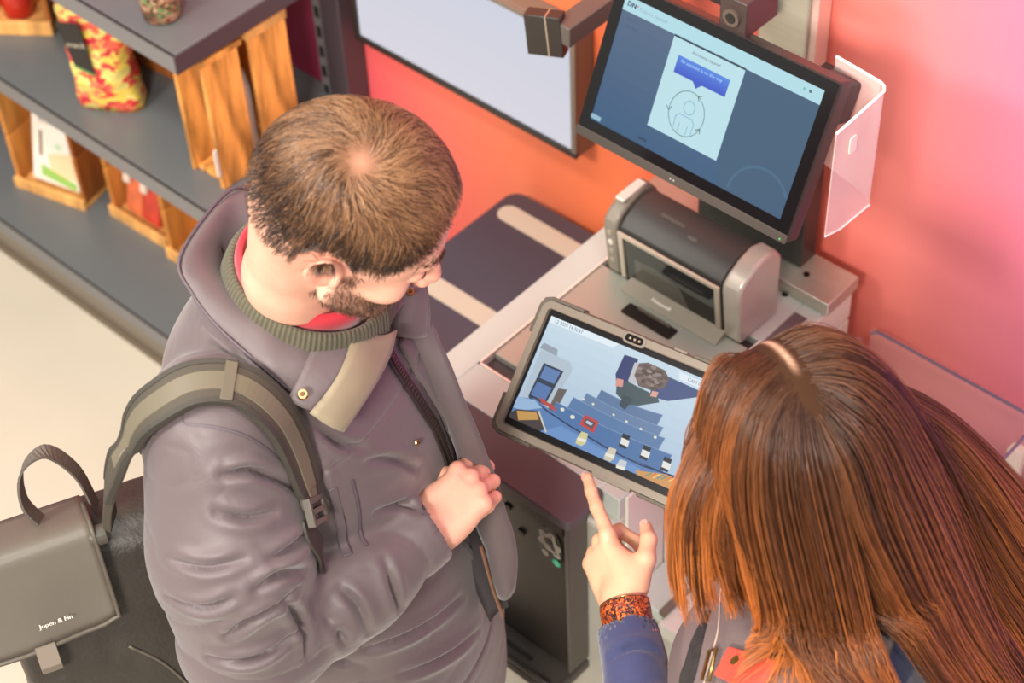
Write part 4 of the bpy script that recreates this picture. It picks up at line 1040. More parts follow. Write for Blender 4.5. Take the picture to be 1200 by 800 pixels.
# eyes under lowered lids, brows come with the hair
for s_ in (-1, 1):
    c = mh(.0835, .031 * s_, -.0195)
    MB().lathe(c, [(.0002, -.0105), (.0075, -.0075), (.0105, 0), (.0075, .0075), (.0002, .0105)], 14, ax=MH[:, 0]).build('eye', mat('eye_white', (230, 220, 212), rough=0.15), man, smooth=True)
    MB().tube([c + MH[:, 0] * .0095, c + MH[:, 0] * .0108], [.0052, .004], 14).build('iris', mat('iris_brown', (70, 50, 36), rough=0.1), man)

# ------------------------------------------------------------------ jacket
def crease(P, sc, seed, k=6, amp=.010):
    n = noise(P * np.asarray(sc) + seed, 1.0); n2 = noise(P * np.asarray(sc) * 2.1 + seed + 7, 1.0)
    return amp * (np.exp(-k * np.abs(n)) + .25 * np.exp(-k * np.abs(n2))) - amp * .2
def seg_space(P, a, b):
    a = np.asarray(a, float); t = nrm(np.asarray(b) - a); x = nrm(np.cross(t, V(.2, .3, .9))); y = np.cross(t, x); q = P - a
    return np.stack([q @ x, q @ y, q @ t], 1)
JZ = np.array([.60, .80, .95, 1.08, 1.20, 1.30, 1.38, 1.45, 1.50, 1.535])
def jacket_core(P):
    q = ml(P)
    d = loft(q, JZ, [.055, .055, .05, .04, .03, .02, .005, 0, .01, .02], [0.012, .016, .02, .02, .015, .01, 0, 0, 0, 0],
             [.175, .180, .178, .165, .160, .158, .150, .125, .10, .085], [.225, .222, .212, .202, .20, .21, .215, .190, .125, .10], 2.2)
    return d
def sleeveR(P): return chain(P, [mw(.0, -.175, 1.435), SHR * .45 + ELR * .55 + V(.0, -.012, .01), ELR + V(-.01, -.015, .0), ELR * .45 + WRR * .55 + V(0, 0, .0), WRR + (WRR - ELR) * .015], [.088, .093, .079, .063, .051], .035)
def sleeveL(P): return chain(P, [mw(.0, .175, 1.435), ELL_ * .55 + SHL * .45, ELL_, WRL + (ELL_ - WRL) * .12], [.085, .088, .080, .052], .035)
def jacket(P):
    q = ml(P)
    dt = jacket_core(P) + crease(q, (3.2, 3.6, 9), 3.1, 18, .005) * fade(P[:, 2], 1.50, 1.40) + .008 * noise(q * np.array([6, 6, 9]), 1.0)
    sR = sleeveR(P); s1 = seg_space(P, SHR, ELR); s2 = seg_space(P, ELR, WRR)
    up = fade(P[:, 2] * .6 - .0, ELR[2] * .6 - .02, ELR[2] * .6 + .06)
    w2 = fade(s2[:, 2], .02, .10)
    cr = crease(s1, (4.2, 4.2, 9.5), 1.7, 18, .005) * (1 - w2) + crease(s2, (4.5, 4.5, 10), 5.3, 18, .005) * w2
    pf = .010 * noise(P * 9.0, 1.0)
    sR = sR + cr + pf * .6
    sL = sleeveL(P) + crease(P, (9, 9, 12), 9.0, 6, .010)
    d = smin(dt, sR, .016); d = smin(d, sL, .03)
    # cut neck opening and cuffs
    d = smax(d, -cone(P, mw(.045, 0, 1.40), mw(.07, 0, 1.62), .070, .100), .012)
    d = smax(d, -cone(P, WRR + (ELR - WRR) * .10, WRR + (WRR - ELR) * .2, .038, .046), .006)
    return d
_jl, _jh = mw(0, 0, 0) + V(-.42, -.44, .585), mw(0, 0, 0) + V(.42, .42, 1.58)
JV, JF = net(jacket, _jl, _jh, .0034)
# sewn and pulled folds, pressed into the cloth along lines on its surface
FOLDS = [([(262, 556), (300, 552), (345, 572)], .010), ([(160, 572), (190, 578), (226, 574)], .009), ([(255, 600), (290, 606), (322, 600)], .007), ([(318, 655), (345, 640), (362, 622)], .008),
         ([(200, 655), (240, 665), (285, 655)], .006), ([(196, 700), (240, 712), (275, 700)], .007), ([(265, 745), (300, 720), (345, 690)], .011), ([(245, 770), (300, 770), (350, 735)], .009), ([(300, 690), (330, 672), (358, 668)], .009),
         ([(330, 700), (352, 730), (360, 770)], .008), ([(400, 690), (420, 712), (432, 742)], .007), ([(450, 655), (462, 690), (468, 715)], .006), ([(380, 720), (400, 745), (404, 775)], .006),
         ([(150, 560), (160, 590), (168, 612)], .006), ([(372, 500), (400, 520), (428, 523)], .007), ([(430, 540), (460, 538), (490, 550)], .006), ([(372, 540), (380, 580), (398, 612)], .006),
         ([(440, 600), (470, 590), (492, 596)], .007), ([(240, 385), (300, 440), (345, 470)], .006), ([(170, 430), (200, 460), (215, 475)], .005),
         ([(430, 760), (480, 742), (540, 700)], .008), ([(470, 790), (520, 770), (560, 740)], .007)]
JN = gradient(jacket, JV, .006)
def press(Vx, N, folds, fn, w=.0045):
    out = Vx.copy()
    for uv, a in folds:
        c = smoothline(cast(fn, uv), 14); D = np.full(len(Vx), 9.0); T = np.zeros(len(Vx))
        near = np.linalg.norm(Vx - c.mean(0), axis=1) < .16
        P = Vx[near]; best = np.full(len(P), 9.0); bt = np.zeros(len(P))
        for i in range(len(c) - 1):
            e = c[i + 1] - c[i]; t = np.clip((P - c[i]) @ e / (e @ e), 0, 1); dd_ = np.linalg.norm(P - c[i] - t[:, None] * e, axis=1); m_ = dd_ < best; best[m_] = dd_[m_]; bt[m_] = (i + t[m_]) / (len(c) - 1)
        env = np.sin(np.pi * np.clip(bt * .86 + .07, 0, 1))
        out[near] += N[near] * (1.35 * a * env * (-1.1 * np.exp(-(best / w) ** 2) + .55 * np.exp(-((best - 2.6 * w) / (1.7 * w)) ** 2)))[:, None]
    return out
JV = press(JV, JN, FOLDS, jacket)
NYL = bpy.data.materials.new('jacket_nylon'); NYL.use_nodes = True
_n = NYL.node_tree.nodes; _l = NYL.node_tree.links; _b = _n['Principled BSDF']
_b.inputs['Base Color'].default_value = lin((94, 81, 82)); _b.inputs['Roughness'].default_value = .5; _b.inputs['Sheen Weight'].default_value = .25; _b.inputs['Specular IOR Level'].default_value = .45
_tc = _n.new('ShaderNodeTexCoord'); _no = _n.new('ShaderNodeTexNoise'); _no.inputs['Scale'].default_value = 26; _no.inputs['Detail'].default_value = 5; _no.inputs['Distortion'].default_value = .6
_bp = _n.new('ShaderNodeBump'); _bp.inputs['Strength'].default_value = .22; _bp.inputs['Distance'].default_value = .006
_l.new(_tc.outputs['Object'], _no.inputs['Vector']); _l.new(_no.outputs['Fac'], _bp.inputs['Height']); _l.new(_bp.outputs[0], _b.inputs['Normal'])
jk = mesh_np('jacket', JV, JF, NYL, man)
NYD = mat('jacket_dark', (84, 72, 76), rough=0.45, sheen=.2); LIN = mat('lapel_olive', (136, 122, 98), rough=0.6, sheen=.2, var=.08, vscale=20)
SEAM = mat('seam_thread', (88, 76, 82), rough=0.6); BRASS = mat('snap_brass', (176, 132, 92), rough=0.25, metal=0.9)
ZIP = mat('zip_black', (44, 36, 36), rough=0.4)

# collar: thick folded hood ring, right side measured, left side mirrored
rimR = [(258, 213, 1.605), (228, 250, 1.595), (212, 302, 1.575), (226, 347, 1.552), (260, 390, 1.53), (308, 432, 1.505), (350, 468, 1.47), (385, 500, 1.43)]
basR = [(296, 236, 1.545), (272, 262, 1.535), (258, 300, 1.525), (268, 338, 1.52), (308, 370, 1.512), (355, 392, 1.50), (400, 402, 1.485), (440, 402, 1.465)]
rR = ml(np.array([at(u, v, z=z) for u, v, z in rimR])); bR = ml(np.array([at(u, v, z=z) for u, v, z in basR]))
def mirror(a): m_ = a[::-1].copy(); m_[:, 1] = -m_[:, 1]; return m_
keep = rR[:, 1] < -.005
def both(a):
    a = a[keep]; full = np.vstack([mirror(a), a]); return np.array([mw(*p_) for p_ in smoothline(full, 72)])
rim, bas = both(rR), both(bR)
mid = (rim + bas) / 2 + V(0, 0, .012)
S_ = 72; prof_t = np.linspace(0, 1, 9)
vs = []; fs = []
for i in range(S_):
    c = [(1 - t) ** 2 * bas[i] + 2 * t * (1 - t) * (2 * mid[i] - .5 * (bas[i] + rim[i])) + t * t * rim[i] for t in prof_t]
    c = np.array(c); tgc = np.gradient(c, axis=0); al = rim[min(i + 1, S_ - 1)] - rim[max(i - 1, 0)]
    nn = np.cross(al[None], tgc); nn /= np.linalg.norm(nn, axis=1)[:, None] + 1e-9
    if nn.mean(0)[2] < 0: nn = -nn
    wob = .005 * noise(c * np.array([14, 14, 14]) + 3, 1.0) + .004 * noise(c * 32, 1.0)
    th_ = .011 * np.sin(np.pi * np.clip(prof_t * .86 + .10, 0, 1)) ** .6
    top = c + nn * (th_ + wob)[:, None]; bot = c - nn * (th_ * .8)[:, None]
    vs.append(np.vstack([top, bot[::-1]]))
R_ = 18
for i in range(S_ - 1):
    for k_ in range(R_): fs.append((i * R_ + k_, (i + 1) * R_ + k_, (i + 1) * R_ + (k_ + 1) % R_, i * R_ + (k_ + 1) % R_))
cv = np.concatenate(vs); cf = np.array(fs)
o = mesh_np('collar', cv, cf, NYL, man)
md = o.modifiers.new('sub', 'SUBSURF'); md.levels = 1; md.render_levels = 2
sm = MB(); sm.tube(list(rim + V(0, 0, .004)), .0022, 6); sm.build('collar_piping', SEAM, o, smooth=True)

# sweater collar (ribbed) and red shirt collar: tilted rings round the neck
def ringband(name, cpts, w, h_, material, out_r=0.0):
    n = 64; c = smoothline(np.vstack([cpts, cpts[:1]]), n + 1)[:-1]
    ctr = c.mean(0); vs = []; fs = []
    for i in range(n):
        r_ = nrm((c[i] - ctr) * V(1, 1, .0)); upv = nrm(NUP)
        for (a, b) in ((-w / 2, 0), (-w / 2, h_ * .8), (-w * .2, h_), (w * .25, h_), (w / 2, h_ * .75), (w * .7, 0)): vs.append(c[i] + r_ * a + upv * b)
    m_ = 6
    for i in range(n):
        for k_ in range(m_): fs.append((i * m_ + k_, ((i + 1) % n) * m_ + k_, ((i + 1) % n) * m_ + (k_ + 1) % m_, i * m_ + (k_ + 1) % m_))
    return mesh_np(name, np.array(vs), np.array(fs)[:, ::-1], material, man)
NUP = nrm(V(.25 * MF[0], .25 * MF[1], 1))
def nring(r1, r2, z, fo): return np.array([mw(fo + r1 * math.cos(a), r2 * math.sin(a), z - .34 * (r1 * math.cos(a)) ) for a in np.linspace(0, 2 * math.pi, 17)[:-1]])
rib = bpy.data.materials.new('ribbed_knit'); rib.use_nodes = True
_n = rib.node_tree.nodes; _l = rib.node_tree.links; _b = _n['Principled BSDF']; _b.inputs['Roughness'].default_value = .85; _b.inputs['Sheen Weight'].default_value = .2
ac_ = _n.new('ShaderNodeAttribute'); ac_.attribute_name = 'tint'; _l.new(ac_.outputs['Color'], _b.inputs['Base Color'])
def knit(name, c, w, h_, ribs=104):
    n = ribs * 4; c = smoothline(np.vstack([c, c[:1]]), n + 1)[:-1]; ctr = c.mean(0); vs = []; fs = []; tn_ = []
    prof_ = ((-.4, -.2), (-.45, .75), (-.1, 1.0), (.3, 1.0), (.6, .75), (.95, .1), (1.1, -.3))
    for i in range(n):
        r_ = nrm((c[i] - ctr) * V(1, 1, 0)); rb = .5 + .5 * math.cos(2 * math.pi * i / 4)
        for a, b in prof_:
            vs.append(c[i] + r_ * (a * w + .0016 * rb * (a > -.2)) + NUP * (b * h_ + .0012 * rb)); k_ = .55 + .45 * rb
            tn_.append(np.array(lin((92, 86, 67))[:3]) * k_)
    m_ = len(prof_)
    for i in range(n):
        for k_ in range(m_ - 1): fs.append((i * m_ + k_, ((i + 1) % n) * m_ + k_, ((i + 1) % n) * m_ + k_ + 1, i * m_ + k_ + 1))
    return mesh_np(name, np.array(vs), np.array(fs)[:, ::-1], rib, man, color=np.array(tn_))
knit('sweater_collar', nring(.089, .087, 1.515, .046), .012, .030)
ringband('shirt_collar', nring(.078, .076, 1.528, .044), .009, .034, mat('shirt_red', (206, 42, 56), rough=0.8, sheen=.3))

# lapel of the collar turned out to its olive lining, with snaps
def sheet(name, uvz, material, parent, lift=.012, th_=.003, nu=10, nv=8, curl=0.0, fn=jacket):
    """four-cornered flap laid over the jacket: corners by pixel, lifted off the surface"""
    (a, b, c, d) = uvz; vs = []
    U, Vv = np.meshgrid(np.linspace(0, 1, nu), np.linspace(0, 1, nv), indexing='ij')
    px = ((1 - U) * (1 - Vv))[..., None] * np.array(a) + (U * (1 - Vv))[..., None] * np.array(b) + (U * Vv)[..., None] * np.array(c) + ((1 - U) * Vv)[..., None] * np.array(d)
    P = cast(fn, px.reshape(-1, 2)); g = gradient(fn, P, .02)
    lf = lift + curl * (Vv.reshape(-1) ** 2) + .0025 * noise(P * 40, 1.0)
    top = P + g * lf[:, None]; bot = top - g * th_
    vs = np.vstack([top, bot]); N = nu * nv; fs = []
    for i in range(nu - 1):
        for j in range(nv - 1):
            q_ = (i * nv + j, (i + 1) * nv + j, (i + 1) * nv + j + 1, i * nv + j + 1); fs.append(q_); fs.append(tuple(N + t for t in q_[::-1]))
    edge = [i * nv for i in range(nu)] + [(nu - 1) * nv + j for j in range(1, nv)] + [i * nv + nv - 1 for i in range(nu - 2, -1, -1)] + [j for j in range(nv - 2, 0, -1)]
    for k_ in range(len(edge)): e0, e1 = edge[k_], edge[(k_ + 1) % len(edge)]; fs.append((e1, e0, N + e0, N + e1))
    fs = np.array(fs)
    e1_ = top[nv] - top[0]; e2_ = top[1] - top[0]
    if np.dot(np.cross(e1_, e2_), g[0]) < 0: fs = fs[:, ::-1]
    return mesh_np(name, vs, fs, material, parent)
def snap(u, v, fn=jacket, lift=.002, r=.0055):
    p_ = cast(fn, (u, v))[0]; g = gradient(fn, p_, .01)[0]
    s0 = MB(); s0.tube([p_ + g * lift, p_ + g * (lift + .0022)], [r, r * .8], 14); o_ = s0.build('snap', BRASS, man)
    MB().tube([p_ + g * (lift + .002), p_ + g * (lift + .0032)], [r * .45, r * .35], 10).build('snap_core', mat('snap_dark', (96, 66, 44), rough=0.3, metal=0.8), o_)
def snap_at(u, v, z, r):
    p_ = at(u, v, z=z); g = nrm(EYE - p_) * .5 + V(.1, -.2, .6); g = nrm(g)
    s0 = MB(); s0.tube([p_, p_ + g * .003], [r, r * .8], 14); o_ = s0.build('snap', BRASS, man)
    MB().tube([p_ + g * .0028, p_ + g * .004], [r * .45, r * .35], 10).build('snap_core', mat('snap_dark', (96, 66, 44), rough=0.3, metal=0.8), o_)
snap_at(355, 462, 1.498, .0068); snap_at(379, 399, 1.517, .005); snap_at(481, 342, 1.487, .0055)
snap(487, 518, r=.0045); snap(540, 494, lift=.006, r=.0045); snap(582, 545, lift=.006, r=.0045)
# zip and its storm flaps
strip_on(jacket, [(446, 402), (470, 440), (497, 482), (516, 517), (527, 548)], .0085, .003, 'zip_tape', ZIP, man, .001, 40)
zt = cast(jacket, smoothline([(452, 412), (470, 440), (497, 482), (516, 517), (527, 546)], 44)); zg = gradient(jacket, zt, .01)
for i in range(44):
    tt = nrm(zt[min(i + 1, 43)] - zt[max(i - 1, 0)]); sd = np.cross(tt, zg[i])
    MB().obox(zt[i] + zg[i] * .0048, (tt, sd, zg[i]), (.0011, .0036, .0012)).build('zip_tooth', mat('zip_teeth', (78, 66, 58), rough=0.3, metal=0.5), man)
strip_on(jacket, [(468, 396), (496, 440), (524, 492), (548, 545), (575, 612), (590, 668)], [.012, .016, .016, .016, .014, .010], .007, 'storm_flap', NYL, man, .001, 40, bevel=.002)
# loose left front of the open jacket, pulled forward by the hand
def loose(name, outer, inner, material, th_=.005, bow=.010, nv=8, nu=26):
    o_ = smoothline(np.array([at(u, v, z=z) for u, v, z in outer]), nu); i_ = smoothline(np.array([at(u, v, z=z) for u, v, z in inner]), nu)
    vs = []
    for a, b in zip(i_, o_):
        n_ = nrm(np.cross(b - a, V(0, 0, 1)))
        if np.dot(n_, EYE - a) < 0: n_ = -n_
        for t in np.linspace(0, 1, nv): vs.append(a + (b - a) * t + n_ * (bow * math.sin(math.pi * t)))
    vs = np.array(vs); vs += .0035 * np.stack([noise(vs * 22 + k * 5, 1.0) for k in range(3)], 1)
    G = vs.reshape(nu, nv, 3); nn = np.cross(np.gradient(G, axis=0), np.gradient(G, axis=1)).reshape(-1, 3); nn /= np.linalg.norm(nn, axis=1)[:, None]
    if np.dot(nn.mean(0), EYE - vs.mean(0)) < 0: nn = -nn
    al = np.vstack([vs, vs - nn * th_]); N = nu * nv; fs = []
    for i in range(nu - 1):
        for j in range(nv - 1):
            q_ = (i * nv + j, (i + 1) * nv + j, (i + 1) * nv + j + 1, i * nv + j + 1); fs += [q_, tuple(N + t for t in q_[::-1])]
    edge = [i * nv for i in range(nu)] + [(nu - 1) * nv + j for j in range(1, nv)] + [i * nv + nv - 1 for i in range(nu - 2, -1, -1)] + [j for j in range(nv - 2, 0, -1)]
    for k_ in range(len(edge)): e0, e1 = edge[k_], edge[(k_ + 1) % len(edge)]; fs.append((e1, e0, N + e0, N + e1))
    fs = np.array(fs); f0 = G[1, 0] - G[0, 0]; f1 = G[0, 1] - G[0, 0]
    if np.dot(np.cross(f0, f1), nn[0]) < 0: fs = fs[:, ::-1]
    return mesh_np(name, al, fs, material, man)
loose('front_panel', [(497, 352, 1.44), (530, 435, 1.37), (560, 508, 1.28), (588, 575, 1.17), (606, 645, 1.06), (604, 690, .99)],
      [(470, 396, 1.415), (498, 450, 1.335), (528, 515, 1.245), (548, 575, 1.15), (566, 645, 1.05), (584, 700, .97)], NYL)
loose('front_gap_shade', [(540, 530, 1.215), (562, 590, 1.13), (582, 650, 1.04), (597, 712, .95)], [(528, 540, 1.20), (530, 600, 1.10), (545, 660, 1.01), (575, 730, .92)], mat('gap_shade_black', (48, 42, 44), rough=0.6), .004, -.006, 6, 18)  # black sheet standing in for the shade inside the open jacket front
loose('lapel', [(468, 386, 1.475), (442, 448, 1.46), (402, 507, 1.44)], [(412, 392, 1.505), (394, 440, 1.495), (364, 486, 1.475)], LIN, .004, .006, 7, 14)
loose('lapel_back', [(416, 390, 1.500), (398, 438, 1.490), (368, 484, 1.470)], [(372, 394, 1.510), (355, 430, 1.505), (338, 464, 1.488)], NYL, .004, .004, 7, 14)
loose('left_lapel', [(500, 332, 1.475), (505, 362, 1.445), (505, 394, 1.405)], [(464, 340, 1.485), (460, 366, 1.465), (462, 394, 1.435)], NYL, .005, .006, 7, 12)
hem_z = MB(); hz = smoothline(np.array([at(u, v, z=z) for u, v, z in [(566, 640, 1.062), (580, 690, .985), (592, 722, .94)]]), 14); hem_z.tube(list(hz + V(0, -.004, .004)), .0025, 6); hem_z.build('zip_end', mat('zip_brown', (120, 84, 62), rough=0.4), man)
# pocket welt, sleeve and shoulder seams
strip_on(jacket, [(388, 570), (398, 610), (408, 652)], .0055, .004, 'pocket_welt', NYD, man, .001, 16, bevel=.001)
strip_on(jacket, [(412, 562), (420, 600), (430, 640)], .0016, .002, 'pocket_seam', SEAM, man, .0005, 16)
strip_on(jacket, [(150, 535), (180, 510), (230, 498), (290, 512), (330, 545), (350, 580)], .0014, .0016, 'shoulder_seam', SEAM, man, .0004, 40)
strip_on(jacket, [(497, 603), (520, 615), (545, 640), (561, 664)], .004, .002, 'cuff_hem', NYD, man, .0005, 20)
# trousers and shoes (below the frame)
def trousers(P):
    d = None
    for s_ in (-1, 1):
        e = chain(P, [mw(.0, .095 * s_, .90), mw(.02, .10 * s_, .48), mw(-.01, .10 * s_, .07)], [.092, .078, .070], .03); d = e if d is None else smin(d, e, .03)
    q_ = ml(P); return smin(d, loft(q_, np.array([.80, .90, 1.0]), [0, 0, 0], [0, 0, 0], [.110, .115, .11], [.155, .16, .155]), .03) + .004 * noise(P * 14, 1.0)
v_, f_ = net(trousers, mw(0, 0, 0) + V(-.32, -.32, 0.0), mw(0, 0, 0) + V(.32, .32, 1.02), .011)
mesh_np('trousers', v_, f_, mat('denim_dark', (48, 50, 60), rough=0.8), man)
for s_ in (-1, 1):
    def shoe(P): return np.maximum(smin(chain(P, [mw(-.05, .10 * s_, .045), mw(.06, .115 * s_, .045), mw(.16, .13 * s_, .032)], [.046, .048, .036], .02), cone(P, mw(-.03, .10 * s_, .06), mw(-.02, .10 * s_, .11), .05, .05), .03), .002 - P[:, 2])
    v_, f_ = net(shoe, mw(.05, .11 * s_, 0) - V(.25, .25, .02), mw(.05, .11 * s_, 0) + V(.25, .25, .18), .007)
    mesh_np('shoe', v_, f_, mat('shoe_dark', (52, 46, 42), rough=0.5), man)

# ------------------------------------------------------------------ hair, beard and brows of the man
def skull_base(q):
    d = ell(q, (-.010, 0, .014), (.098, .077, .098)); d = smin(d, ell(q, (.028, 0, -.004), (.068, .065, .074)), .02)
    return smin(d, ell(q, (.030, 0, -.060), (.052, .056, .056)), .03)
def scalp(P):
    q = ((P - MHC) @ MH) / MS; return head_base(q) * MS
rs = np.random.RandomState(5)
WH = nrm(MH.T @ (cast(scalp, (424, 192))[0] - MHC))           # crown whorl direction in head space
def hairline(d):
    """>0 inside the hair; d = unit directions in head space"""
    f, l, u = d[:, 0], np.abs(d[:, 1]), d[:, 2]
    front = .70 - f - np.maximum(0, .46 - u) * .5 - .2 * np.maximum(0, l - .50) * (f > .2)
    low = u + .10 + .62 * np.maximum(0, -f) - .55 * np.maximum(0, f - .12) * (l > .3)
    ear = np.where((f > -.27) & (f < .42), u - .10 + .25 * np.maximum(0, f - .2), 1)
    pin = np.sqrt((f + .16) ** 2 + (l - .95) ** 2 + (u + .26) ** 2) - .37
    return np.minimum(np.minimum(np.minimum(front * 1.2, low), ear), pin)
def hair_cap(P):
    q = ((P - MHC) @ MH) / MS; d = q / (np.linalg.norm(q, axis=1)[:, None] + 1e-9); hl = hairline(d)
    th_ = .0012 + .0035 * fade(d[:, 2], .15, .75) * fade(hl, 0, .2); return np.where(hl > -.02, head_base(q) * MS - th_ * fade(hl, -.02, .05), .02)
cv_, cf_ = net(hair_cap, MHC - .17, MHC + .17, .0032)
q = ((cv_ - MHC) @ MH) / MS; dd = q / np.linalg.norm(q, axis=1)[:, None]
ok = (hairline(dd) > -.005); fk = ok[cf_].all(1)
wd = np.linalg.norm(dd - WH, axis=1); th0 = np.clip(1 - wd / .30, 0, 1) ** 1.5
capc = np.array(lin((84, 56, 36))[:3]) * (1 + .25 * noise(cv_, 160))[:, None]
capc = capc * (1 - .5 * th0[:, None]) + np.array(lin((222, 160, 130))[:3]) * .5 * th0[:, None]
fade_side = fade(.16 - dd[:, 2], 0, .2)[:, None] * .25
capc = capc * (1 - fade_side) + np.array(lin((206, 150, 124))[:3]) * fade_side
used = np.unique(cf_[fk]); rem = -np.ones(len(cv_), int); rem[used] = np.arange(len(used))
HAIRM = mat('hair_brown', (96, 64, 40), rough=0.27, attr='tint', spec=0.75)
mesh_np('scalp_hair', cv_[used], rem[cf_[fk]], mat('scalp_cap_brown', (84, 56, 36), rough=0.9, spec=0.15, attr='tint'), man, color=capc[used])  # hair-brown cap under the strands, closes gaps between them
def grow(n, seedfn, length, flowfn, S=6, lift=.006, surfn=scalp, jit=.25):
    d = rs.randn(n * 7, 3); d /= np.linalg.norm(d, axis=1)[:, None]; d = d[seedfn(d)][:n]
    P = surf(surfn, MHC + (d @ MH.T) * .11, 4); L = length(d); base_d = d
    pth = [P]; rj = rs.randn(len(d), 3) * jit; h0 = np.zeros(len(d)); lf = lift * (.4 + .9 * rs.rand(len(d)))
    for s_ in range(1, S):
        q_ = ((P - MHC) @ MH) / MS; dn = q_ / np.linalg.norm(q_, axis=1)[:, None]
        fl = (flowfn(dn) + rj) @ MH.T; g = gradient(surfn, P, .004); fl = fl - g * (fl * g).sum(1)[:, None]; fl /= np.linalg.norm(fl, axis=1)[:, None] + 1e-9
        P = P + fl * (L / (S - 1))[:, None]
        tgt = lf * math.sin(math.pi * min(.5 + 0.0, s_ / (S - 1) * .8 + .12))
        g = gradient(surfn, P, .004); P = P - g * (surfn(P) - tgt)[:, None] * .9
        pth.append(P)
    return np.stack(pth, 1), base_d
def flow_man(d):
    r = d - WH; r -= d * (r * d).sum(1)[:, None]; r /= np.linalg.norm(r, axis=1)[:, None] + 1e-6
    sw = np.cross(d, r); near = np.exp(-(np.linalg.norm(d - WH, axis=1) / .55) ** 2)[:, None]
    fw = V(.75, 0, -.05) + np.zeros_like(d); side = fade(np.abs(d[:, 1]), .55, .85)[:, None]
    dn = V(-.12, 0, -1) + np.zeros_like(d); back = fade(-d[:, 0], .15, .6)[:, None]
    o_ = near * (r + .8 * sw) + (1 - near) * (fw * (1 - back) + dn * back) * (1 - side) + side * dn * .9 + r * .35
    wv = np.stack([noise(d * 7 + k * 9, 1.0) for k in range(3)], 1); return o_ + .30 * wv
lenf = lambda d: MS * (.009 + .040 * fade(d[:, 2], .25, .7)) * (.7 + .6 * rs.rand(len(d))) * 1.0
_lf0 = lenf
lenf = lambda d: np.minimum(_lf0(d), .007 + .075 * np.maximum(0, hairline(d)))
pth, d0 = grow(20000, lambda d: (hairline(d) > .0) & (rs.rand(len(d)) < .35 + .65 * fade(d[:, 2], -.1, .4)) & (rs.rand(len(d)) > .55 * np.exp(-(np.linalg.norm(d - WH, axis=1) / .12) ** 2)), lenf, flow_man, 6, .0105)
eq = ((pth.reshape(-1, 3) - MHC) @ MH / MS).reshape(pth.shape)
okp = (np.linalg.norm((np.abs(eq) * np.array([0, 1, 0]) + eq * np.array([1, 0, 1]) - V(-.010, .080, -.024)) / np.array([.026, .03, .036]), axis=2) > 1).all(1)
pth, d0 = pth[okp], d0[okp]
hv, hf = strands(None, pth, .00042, .00020)
tn_ = np.array([lin((92, 60, 36))[:3], lin((124, 84, 52))[:3], lin((150, 104, 66))[:3], lin((72, 46, 30))[:3]])
strand_tone = (noise(d0 * 12, 1.0) * 1.6 + rs.randn(len(d0)) * .8 + fade(d0[:, 2], .40, .92) * 2.3); ci = np.clip((strand_tone + .55), 0, 2.999)  # colour lightened towards the crown to imitate highlights, darker at the sides
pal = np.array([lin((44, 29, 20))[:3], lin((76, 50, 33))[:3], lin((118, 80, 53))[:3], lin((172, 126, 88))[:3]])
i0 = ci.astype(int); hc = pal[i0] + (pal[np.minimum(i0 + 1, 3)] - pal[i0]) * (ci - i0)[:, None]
mesh_np('hair', hv, hf, HAIRM, man, color=np.repeat(hc, 6 * 3, 0))['kind'] = 'stuff'
# beard and brow hairs
def man_face(P): return man_head(P)
bv = vh[rs.permutation(len(vh))]; q = ((bv - MHC) @ MH) / MS; w_ = beardmask(q); pick = rs.rand(len(bv)) < w_ * .45
br = bv[pick][:3600]
q = ((br - MHC) @ MH) / MS
def short(br, dirs, L, lift):
    P = br; out = [P]
    for s_ in range(1, 4):
        g = gradient(man_face, P, .003); fl = dirs - g * (dirs * g).sum(1)[:, None]; fl /= np.linalg.norm(fl, axis=1)[:, None] + 1e-9
        P = P + (fl * .8 + g * lift) * (L / 3)[:, None]; out.append(P)
    return np.stack(out, 1)
bd = (V(.35, 0, -1) + rs.randn(len(br), 3) * .5) @ MH.T
pb = short(br, bd, .006 + .005 * rs.rand(len(br)), .5)
v1, f1 = strands(None, pb, .00034, .00018)
mesh_np('beard', v1, f1, HAIRM, man, color=np.repeat(pal[rs.randint(0, 3, len(br))] * 1.1, 12, 0))['kind'] = 'stuff'
for s_ in (-1, 1):
    n_ = 130; f_ = rs.rand(n_); a = np.stack([.096 - .020 * f_ ** 2, s_ * (.012 + .040 * f_), .010 + .004 * np.sin(f_ * 2.6) + .0035 * rs.randn(n_)], 1)
    r_ = surf(man_face, MHC + MS * (a @ MH.T), 4); pb = short(r_, (V(-.1, s_ * 1.0, .25) + rs.randn(n_, 3) * .3) @ MH.T, .007 + .003 * rs.rand(n_), .35)
    v1, f1 = strands(None, pb, .00036, .00016); mesh_np('eyebrow', v1, f1, HAIRM, man, color=np.repeat(pal[rs.randint(0, 3, n_)], 12, 0))
# ================================================================== BACKPACK on the right shoulder
LEA = mat('pack_leather', (52, 46, 39), rough=0.42, bump=0.25, bscale=160, var=.06, vscale=12)
LEF = mat('flap_leather', (98, 90, 80), rough=0.40, bump=0.06, bscale=200, var=.06, vscale=5)
WEB = mat('strap_webbing', (68, 61, 50), rough=0.6, bump=0.3, bscale=900); WEBD = mat('strap_dark', (58, 53, 46), rough=0.6, bump=.3, bscale=900)
bk = thing('backpack', 'dark grey leather look backpack with a fold-over flap hanging from one shoulder', 'backpack', at(110, 700, z=1.05))
BA = nrm(V(.42, .906, 0))                         # across the bag
BN = nrm(V(.86, -.40, .32)); BN = nrm(BN - BA * np.dot(BN, BA))   # outward from its face
BU = np.cross(BN, BA); BU = BU if BU[2] > 0 else -BU
B0 = at(108, 622, z=1.29)                          # top right corner of the flap
def bw(a, u, n): return B0 + BA * a + BU * u + BN * n
BM = np.stack([BA, BU, BN], 1)
